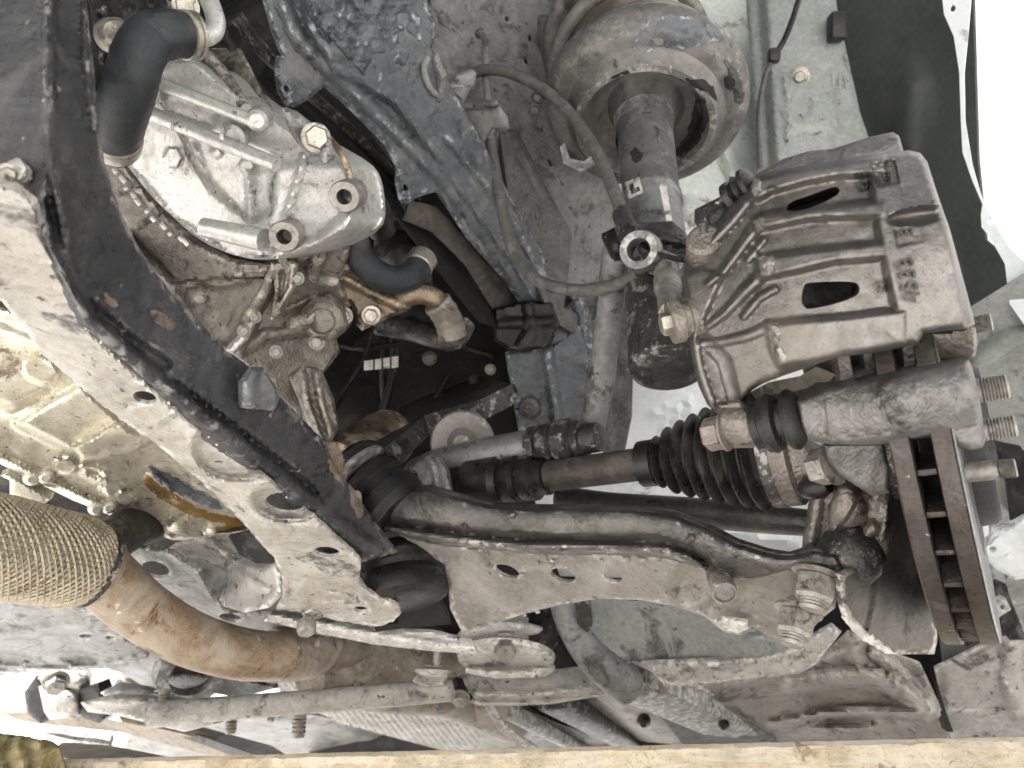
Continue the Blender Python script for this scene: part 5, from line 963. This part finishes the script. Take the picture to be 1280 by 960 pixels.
# body mount above the bracket
bmnt = T('body_mount', 'stacked round body mount with a hex bolt behind the control arm', 'body mount', P(632, 800, .82))
mA, mB = P(632, 830, .86), P(634, 780, .89)
lathe('washer_stack', bmnt, m_white, mA, mB, [(0, .002), (0, .036), (.08, .056), (.2, .058), (.25, .05), (.4, .048), (.45, .056), (.55, .060), (.62, .058), (.66, .045), (.9, .042), (1, .03)], 48)
bolt(bmnt, m_bolt, P(632, 806, .83), P(631, 825, .80)-P(632, 806, .83), Rm(14, .82), .016, 1.2)
sheet('rubber_block', bmnt, m_iron, [(596, 785), (650, 768), (690, 758), (694, 770), (688, 790), (676, 806), (640, 800), (600, 796)], [(600, 788, .86), (690, 765, .86), (640, 800, .84)], bumps=[wob(.001, 8, 72)], step=4, thick=.03, edge=(5, .006))
sheet('steel_dish', bmnt, m_white, [(582, 835), (600, 822), (640, 816), (680, 820), (694, 832), (680, 840), (620, 842)], [(590, 832, .87), (690, 830, .87), (640, 842, .85)], bumps=[ridge([(585, 836), (640, 842), (690, 834)], 4, .006)], step=4, thick=.006, edge=(4, .004))
# bolt hanging by the brace
hb1 = T('hanger_bolt', 'small hanging bolt with flange nut between rail and brace', 'bolt', P(545, 825, .86))
bolt(hb1, m_bolt, P(548, 797, .85), P(545, 840, .87)-P(548, 797, .85), Rm(9, .85), Rm(8, .85), 1.3, .030, .6)
lathe('flange_nut', hb1, m_white, P(541, 846, .87), P(542, 832, .875), [(0, .010), (.4, .022), (.6, .022), (.8, .012), (1, .011)], 24)
sheet('cup_bracket', hb1, m_white, [(515, 852), (525, 838), (550, 836), (560, 842), (555, 856), (530, 858)], [(520, 850, .885), (555, 842, .885), (540, 857, .88)], bumps=[dome(538, 848, 16, 8, -.008)], step=3.5, thick=.004, edge=(4, .003))
# studs under the floor
for x, y, s, lab in ((375, 890, 1.0, 'long threaded stud hanging below the brace tube'), (340, 888, .45, 'tiny stud hanging left of the long stud'), (290, 892, .8, 'short bolt under the left half of the brace tube'), (206, 862, .8, 'bolt hanging beside the left brace end')):
    dd = .93; A0 = P(x, y, dd); B0 = P(x-2, y+32*s, dd-.01); r = Rm(8*s+1, dd)
    tag(lathe('hanging_stud', None, m_bolt, A0, B0, [(0, r*1.6), (.1, r*1.6), (.12, r)]+[(.15+.08*i, r*(.88 if i % 2 else 1)) for i in range(10)]+[(1, r*.8)], 16), lab, 'stud', 'studs under the floor')

# embossed heat shield
hsd = T('heat_shield', 'embossed silver heat shield with a dimple grid behind the brace', 'heat shield', P(560, 900, 1.1))
def emb(p):
    th = R_(20); x = p[:, 0]*math.cos(th)+p[:, 1]*math.sin(th); y = -p[:, 0]*math.sin(th)+p[:, 1]*math.cos(th)
    return .0038*np.sin(x*2*math.pi/12.5)*np.sin(y*2*math.pi/7.5)
sheet('tunnel_shield', hsd, m_heat, [(340, 810), (420, 820), (560, 860), (700, 870), (720, 900), (700, 935), (560, 940), (430, 905), (350, 870)], [(350, 820, 1.06), (700, 870, 1.16), (560, 935, 1.40), (400, 890, 1.25)], bumps=[emb], step=2.2, thick=.003, ang=70)
sheet('side_shield', hsd, m_heattan, [(560, 850), (600, 872), (640, 880), (630, 905), (600, 912), (570, 895), (540, 878)], [(560, 855, 1.03), (635, 885, 1.05), (590, 905, 1.1)], bumps=[wob(.003, 10, 73)], step=4)
# floor panels
fl = T('floor_pan', 'grey dusty floor pan with pressed beads receding to the rear', 'floor panel', P(500, 920, 1.5))
sheet('left_floor', fl, m_sfgrey, [(180, 870), (330, 880), (560, 930), (640, 960), (300, 990), (150, 950)], [(200, 880, 1.35), (600, 945, 1.75), (250, 970, 1.8)], bumps=[ridge([(300, 893), (420, 910), (480, 930)], 6, .02), dome(340, 930, 60, 12, -.02), wob(.006, 16, 74)], step=6)
sheet('right_floor', fl, m_sftan, [(640, 850), (760, 850), (820, 860), (960, 930), (940, 990), (600, 990), (600, 880)], [(660, 870, 1.12), (800, 860, 1.05), (940, 940, 1.30), (640, 960, 1.5)], bumps=[ridge([(745, 850), (800, 890), (850, 930)], 20, .02), disc(805, 885, 26, 8, -.01), disc(800, 900, 6, 2.5, -.01), ridge([(680, 850), (760, 900), (800, 930)], 10, -.012), wob(.003, 14, 75)], step=5)
sheet('side_rail', fl, m_tan, [(770, 848), (800, 836), (860, 850), (970, 925), (980, 990), (900, 990), (830, 900)], [(780, 850, 1.0), (970, 930, 1.2), (850, 920, 1.15)], bumps=[ridge([(790, 845), (880, 885), (960, 930)], 12, .014), wob(.002, 14, 76)], step=5)
sheet('tunnel_edge', fl, m_iron, [(608, 878), (640, 880), (700, 905), (760, 925), (800, 990), (700, 990), (640, 915), (615, 900)], [(615, 885, 1.1), (740, 925, 1.3), (660, 930, 1.3)], bumps=[ridge([(612, 885), (660, 910), (760, 935)], 4, .01), ridge([(650, 905), (760, 925)], 3, .008)], step=5)
sheet('tunnel_lip', fl, m_white, [(598, 872), (612, 876), (630, 905), (655, 925), (672, 935), (655, 935), (625, 915)], [(600, 875, 1.0), (660, 930, 1.1), (620, 905, 1.05)], step=4, thick=.004)

def rail(name, par, mat, pa, pb, wd, ht, bev=.006):
    A, B = P(*pa), P(*pb); ax = unit(B-A); up = unit(WUP-ax*(WUP@ax)); sd_ = np.cross(ax, up)
    return box(name, par, mat, (A+B)/2, (ax, sd_, up), (np.linalg.norm(B-A), wd, ht), bev)
rail('box_rail', fl, m_sfgrey, (800, 846, .98), (1010, 945, 1.42), .075, .05)
rail('rail_flange', fl, m_white, (842, 848, .985), (1020, 925, 1.35), .02, .008, .002)
rail('inner_rail', fl, m_iron, (690, 868, 1.08), (840, 950, 1.5), .05, .04)
rail('tunnel_rail', fl, m_sfgrey, (632, 884, 1.08), (760, 950, 1.45), .02, .03)
for i in range(9):
    f = i/8; x, y, dd = 835+f*140, 851+f*66, .955+f*.30
    lathe('spot_weld', fl, m_sfgrey, P(x, y, dd), P(x-1, y+3, dd-.012), [(0, .006), (.3, .006), (.5, .004), (.5, .0001)], 12)
lathe('drain_plug', fl, m_rub, P(805, 900, 1.10), P(804, 905, 1.07), [(0, .010), (.4, .010), (.7, .006), (1, .005)], 20)
lathe('drain_plug', fl, m_rub, P(905, 905, 1.08), P(904, 909, 1.05), [(0, .008), (.4, .008), (.7, .005), (1, .004)], 20)
# jacking bracket (pale plate with bolt dimple) behind the arm
jb = T('sill_gusset', 'grey triangular sill gusset with an oval dimple behind the control arm', 'gusset', P(850, 790, .85))
sheet('face', jb, m_grn, [(690, 745), (760, 740), (860, 750), (900, 775), (980, 790), (1000, 800), (985, 812), (950, 822), (880, 825), (800, 828), (760, 822), (720, 790)], [(720, 750, .84), (980, 800, .80), (800, 825, .87), (850, 760, .86)], bumps=[dome(790, 745, 9, 5, -.01), dome(945, 798, 14, 6, .008), ridge([(705, 755), (735, 800), (775, 826)], 14, .012), wob(.0025, 30, 77)], step=5, edge=(4, .004))
sheet('base', jb, m_white, [(790, 828), (880, 824), (950, 820), (990, 808), (1040, 780), (1052, 790), (1020, 830), (1000, 842), (935, 848), (876, 856), (832, 858), (815, 840)], [(800, 832, .86), (1000, 812, .82), (1000, 840, .83), (840, 856, .85)], bumps=[disc(905, 832, 24, 7, .005, 4), disc(912, 834, 12, 4, -.005, 4), ridge([(842, 828), (876, 856)], 7, -.004), wob(.0016, 10, 78)], step=4, thick=.003, edge=(4, .004))
tube('post', jb, m_tan, [(704, 748, .84), (712, 775, .835), (728, 805, .84), (752, 832, .85), (785, 858, .87)], [.016, .017, .018, .020, .022], 6, 18)
sheet('strap', jb, m_iron, [(718, 752), (736, 750), (740, 782), (735, 792), (722, 780)], [(720, 755, .81), (738, 770, .81), (730, 790, .82)], step=4, thick=.006)
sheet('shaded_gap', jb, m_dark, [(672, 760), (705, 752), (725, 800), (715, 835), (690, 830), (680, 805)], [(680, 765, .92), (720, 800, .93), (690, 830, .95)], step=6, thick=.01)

# sill and lower right body
sl_ = T('body_sill', 'tan undersealed body sill at lower right behind the gusset', 'sill', P(1050, 870, 1.0))
sheet('sill', sl_, m_sftan, [(860, 860), (940, 848), (1010, 840), (1060, 790), (1110, 815), (1150, 830), (1185, 905), (1190, 990), (940, 990), (930, 925)], [(880, 870, 1.05), (1060, 800, .92), (1180, 900, .98), (960, 960, 1.3)], bumps=[ridge([(990, 855), (1060, 846), (1100, 850), (1160, 880)], 14, .03), ridge([(1095, 815), (1130, 850), (1165, 890)], 10, .035), ridge([(1070, 800), (1080, 830), (1120, 860)], 10, .022), pad([(1000, 865), (1120, 858), (1150, 880), (1010, 890)], -.02, 10), ridge([(1010, 860), (1010, 880)], 3, .006), dome(1050, 900, 50, 9, -.03), ridge([(960, 905), (1060, 888), (1160, 892)], 5, .02), dome(1070, 830, 40, 26, .02), wob(.003, 14, 80), wob(.0015, 5, 81)], step=4.5, edge=(4, .004))
sheet('joint_gap', sl_, m_dark, [(1162, 832), (1167, 838), (1182, 888), (1192, 915), (1184, 915), (1174, 880)], [(1162, 835, .96), (1186, 890, .97), (1178, 910, .97)], step=5, thick=.01)
tag(sheet('undertray', None, m_white, [(1168, 835), (1200, 820), (1240, 800), (1440, 770), (1460, 990), (1210, 990), (1180, 890)], [(1175, 840, .95), (1290, 800, .90), (1200, 910, 1.0), (1300, 930, 1.0)], bumps=[pad([(1180, 840), (1240, 815), (1270, 870), (1180, 895)], .006, 12), ridge([(1265, 800), (1262, 850), (1275, 890)], 14, .012), ridge([(1180, 893), (1290, 890)], 5, .008), wob(.003, 14, 82)], step=5), 'crumpled pale dusty splash tray below the brake disc', 'splash tray')
# bluish brackets at right edge
rb = T('bumper_bracket', 'pale blue bracket with a round hole right of the brake disc', 'bracket', P(1250, 700, .80))
sheet('plate', rb, m_pale, [(1222, 690), (1240, 660), (1262, 655), (1290, 640), (1300, 720), (1270, 725), (1245, 712)], [(1225, 690, .80), (1290, 660, .76), (1260, 720, .80)], holes=[ell(1241, 687, 5, 4)], bumps=[ridge([(1228, 690), (1246, 666), (1280, 650)], 4, .004), wob(.001, 10, 83)], step=4, thick=.004, edge=(4, .003))
sheet('side', rb, m_pale, [(1216, 665), (1235, 655), (1236, 668), (1222, 680)], [(1218, 665, .79), (1236, 660, .78), (1224, 678, .79)], step=4, thick=.004)
sheet('curved_edge', rb, m_sfgrey, [(1256, 720), (1270, 700), (1284, 660), (1300, 660), (1300, 770), (1280, 790), (1262, 745)], [(1260, 725, .83), (1300, 670, .80), (1290, 770, .84)], bumps=[ridge([(1258, 725), (1275, 700), (1290, 660)], 4, .008), wob(.002, 10, 84)], step=4)
rb2 = T('grey_backing', 'grey panels and wiring tray behind the brake disc at right', 'panel', P(1250, 760, .95))
sheet('panel', rb2, m_grn, [(1150, 590), (1480, 600), (1480, 840), (1180, 840)], [(1170, 640, .96), (1310, 620, .92), (1250, 830, .96)], bumps=[ridge([(1200, 720), (1240, 716), (1252, 780)], 16, .02), wob(.005, 30, 85)], step=6)
sheet('white_block', rb2, m_white, [(1242, 755), (1256, 746), (1264, 762), (1248, 772)], [(1243, 756, .86), (1258, 748, .86), (1250, 770, .86)], holes=[ell(1253, 759, 3, 3)], step=3.5, thick=.01, edge=(3, .002))
sheet('dark_tray', rb2, m_iron, [(1225, 735), (1245, 725), (1290, 745), (1300, 800), (1262, 800), (1240, 775)], [(1228, 740, .89), (1295, 750, .87), (1260, 795, .89)], bumps=[wob(.005, 8, 86)], step=4)
tag(tube('right_cable', None, m_rub, [(1262, 560, .86), (1272, 600, .85), (1290, 630, .84)], .008, 5, 10), 'dark cable right of the wheel studs at the frame edge', 'cable')
tag(sheet('rear_bracket_shade', None, m_dark, [(1236, 550), (1290, 560), (1300, 650), (1262, 650), (1256, 600)], [(1240, 560, .82), (1290, 570, .80), (1270, 645, .82)], bumps=[wob(.003, 10, 87)], step=5, thick=.01), 'dark sheet for the shade behind the lowest wheel studs at right', 'bracket')  # near-black sheet painting the shade behind the studs

# lower left: far side suspension silhouettes
fs = T('far_crossmember', 'pale grey far crossmember with pressed holes below the exhaust', 'crossmember', P(80, 790, 1.0))
sheet('member', fs, m_sfgrey, [(-260, 740), (20, 748), (80, 752), (120, 760), (150, 790), (190, 818), (170, 830), (110, 838), (60, 838), (0, 845), (-260, 840)], [(-30, 760, .86), (120, 770, .90), (160, 825, 1.0), (-20, 840, 1.0)], holes=[ell(107, 795, 8, 2.5), ell(137, 797, 5, 2.5)], bumps=[ridge([(-40, 800), (50, 790), (110, 782)], 8, .01), dome(15, 822, 26, 9, -.018), dome(100, 822, 26, 8, -.014), ridge([(110, 765), (130, 785), (150, 795)], 10, .01), ridge([(-20, 842), (110, 836), (180, 822)], 5, .012), wob(.003, 14, 88)], step=4, thick=.02, edge=(4, .006))
fa = T('far_suspension', 'pale dusty far suspension arm with bolts seen under the exhaust', 'suspension arm', P(140, 850, 1.15))
sheet('arm', fa, m_white, [(42, 848), (70, 838), (120, 832), (150, 840), (180, 858), (150, 868), (110, 870), (85, 862), (60, 860)], [(50, 850, 1.15), (170, 855, 1.12), (100, 868, 1.12)], bumps=[dome(80, 850, 30, 12, .02), wob(.006, 9, 89)], step=4, thick=.03, edge=(5, .010))
bolt(fa, m_bolt, P(70, 852, 1.10), P(70, 866, 1.08)-P(70, 852, 1.10), Rm(12, 1.1), .014, 1.3)
sheet('black_joint', fa, m_rub, [(30, 866), (45, 845), (58, 858), (62, 890), (50, 905), (34, 892)], [(35, 865, 1.16), (58, 870, 1.15), (45, 900, 1.15)], step=4, thick=.03, edge=(4, .006))
sheet('joint_housing', fa, m_white, [(48, 858), (100, 862), (101, 895), (62, 900), (55, 890)], [(52, 862, 1.14), (100, 870, 1.13), (70, 898, 1.13)], bumps=[dome(76, 880, 24, 22, .02)], step=4, thick=.04, edge=(4, .008))
sheet('black_bracket', fa, m_rub, [(98, 862), (122, 854), (128, 872), (115, 880), (134, 896), (124, 904), (100, 896)], [(100, 865, 1.12), (128, 870, 1.10), (115, 900, 1.11)], step=4, thick=.02, edge=(4, .004))
sheet('shield', fa, m_sfgrey, [(125, 866), (150, 852), (190, 858), (208, 868), (180, 878), (140, 878)], [(130, 868, 1.08), (205, 866, 1.05), (160, 877, 1.06)], bumps=[dome(165, 868, 36, 10, .02), wob(.003, 8, 90)], step=4, thick=.02, edge=(4, .006))
fp2 = T('propshaft_tunnel', 'grey ribbed tunnel floor strips behind the exhaust', 'floor panel', P(170, 840, 1.4))
sheet('strips', fp2, m_sfgrey, [(110, 820), (200, 815), (260, 830), (300, 845), (260, 870), (160, 862), (120, 845)], [(120, 830, 1.25), (290, 840, 1.2), (200, 865, 1.5)], bumps=[ridge([(125, 826), (155, 848)], 4, .02), ridge([(160, 824), (190, 846)], 4, .02), ridge([(190, 822), (215, 840)], 4, .02), wob(.003, 12, 91)], step=4)
sheet('dark_gap_cover', fp2, m_iron, [(-280, 500), (150, 600), (420, 640), (600, 760), (640, 840), (330, 815), (180, 780), (-280, 735)], [(100, 650, .98), (500, 720, 1.05), (350, 810, 1.15)], bumps=[wob(.008, 22, 98)], step=9)  # dark cover added so no sky shows through the gaps
lathe('bracket_ring', fp2, m_strut, P(240, 846, 1.04), P(238, 834, 1.06), [(0, .030), (0, .046), (1, .05), (1, .034)], 30, closed=True)
sheet('hanger', fp2, m_iron, [(196, 838), (260, 842), (300, 850), (345, 860), (300, 872), (240, 862), (205, 855)], [(200, 842, 1.10), (340, 860, 1.08), (250, 865, 1.12)], bumps=[dome(240, 848, 40, 8, .02), wob(.004, 9, 92)], step=4, thick=.01)
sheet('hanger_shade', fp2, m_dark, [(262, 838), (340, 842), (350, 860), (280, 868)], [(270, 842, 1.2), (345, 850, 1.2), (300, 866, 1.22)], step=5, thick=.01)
# sill of the far side with trim strips, leading down to the beam
fsi = T('far_sill', 'brown and pale far sill strips above the timber at lower left', 'sill', P(150, 920, 1.3))
sheet('brown_strip', fsi, m_heattan, [(0, 892), (40, 890), (130, 898), (220, 915), (330, 945), (300, 955), (150, 915), (30, 902)], [(0, 895, 1.35), (320, 945, 1.1), (150, 910, 1.2)], bumps=[wob(.003, 12, 93)], step=5, thick=.01)
sheet('grey_window_strip', fsi, m_sfgrey, [(0, 898), (60, 900), (140, 916), (136, 930), (70, 922), (0, 908)], [(0, 900, 1.4), (140, 920, 1.25), (60, 920, 1.3)], bumps=[wob(.002, 12, 94)], step=5, thick=.01)
sheet('pale_strip', fsi, m_white, [(-20, 905), (60, 918), (140, 938), (240, 950), (230, 958), (120, 945), (40, 928), (-20, 914)], [(-20, 908, 1.3), (235, 952, 1.05), (100, 935, 1.15)], step=5, thick=.01, edge=(4, .004))
sheet('right_edge', fsi, m_tan, [(190, 900), (240, 905), (340, 932), (360, 945), (330, 948), (250, 920)], [(200, 902, 1.2), (350, 940, 1.05), (260, 920, 1.12)], bumps=[wob(.003, 8, 95)], step=5, thick=.01)
# timber beam and foam
bmw = T('timber_beam', 'sunlit weathered timber beam along the bottom edge', 'timber', P(700, 960, .66))
tp0, tp1 = P(70, 948, .74), P(1420, 916, .62)
ux = unit(tp1-tp0); uz = unit(WUP-ux*(WUP@ux)); uy = np.cross(uz, ux); uy = uy if uy[1] > 0 else -uy
q = [tp0, tp1, tp1-uz*.16, tp0-uz*.16]
bm = bmesh.new(); N1 = 120
fr = []; rs = np.random.RandomState(9)
for i in range(N1+1):
    c = tp0+(tp1-tp0)*i/N1; j = rs.normal()*.0006+.0009*math.sin(i*.5)+(.0018*rs.rand() if rs.rand() < .12 else 0)
    fr.append([bm.verts.new(c+uy*.09+uz*0.), bm.verts.new(c+uy*.004-uz*(abs(j)*.3)), bm.verts.new(c-uz*(.004+abs(j))), bm.verts.new(c-uz*.05+uy*.0004*rs.normal()), bm.verts.new(c-uz*.16), bm.verts.new(c-uz*.16+uy*.09)])
for i in range(N1):
    for k in range(6): bm.faces.new((fr[i][k], fr[i][(k+1) % 6], fr[i+1][(k+1) % 6], fr[i+1][k]))
bm.faces.new(fr[0]); bm.faces.new(fr[-1][::-1])
frombm('beam', bm, m_wood, bmw, 40)
for f in (.02, .9):
    c = tp0+(tp1-tp0)*f-uz*.16+uy*.045; hgt = c[2]
    box('support_block', bmw, m_wood, c-np.array([0, 0, hgt/2+.001]), (ux*np.array([1, 1, 0]), np.cross(WUP, ux*np.array([1, 1, 0])), WUP), (.14, .09, hgt), .004)
sheet('brown_end', bmw, m_heattan, [(60, 940), (80, 928), (140, 932), (210, 946), (90, 950)], [(65, 945, .80), (140, 935, .85), (200, 946, .80)], step=5, thick=.02)
tag(sheet('foam_block', None, m_foam, [(-40, 915), (10, 917), (40, 922), (62, 926), (76, 932), (70, 940), (60, 945), (56, 960), (40, 990), (-40, 1000)], [(0, 920, .72), (70, 935, .70), (0, 980, .66)], bumps=[wob(.006, 8, 96), wob(.004, 4, 97)], step=3.5, thick=.05, edge=(5, .008), jag=1.2), 'torn yellow foam lump at the bottom left corner', 'foam')
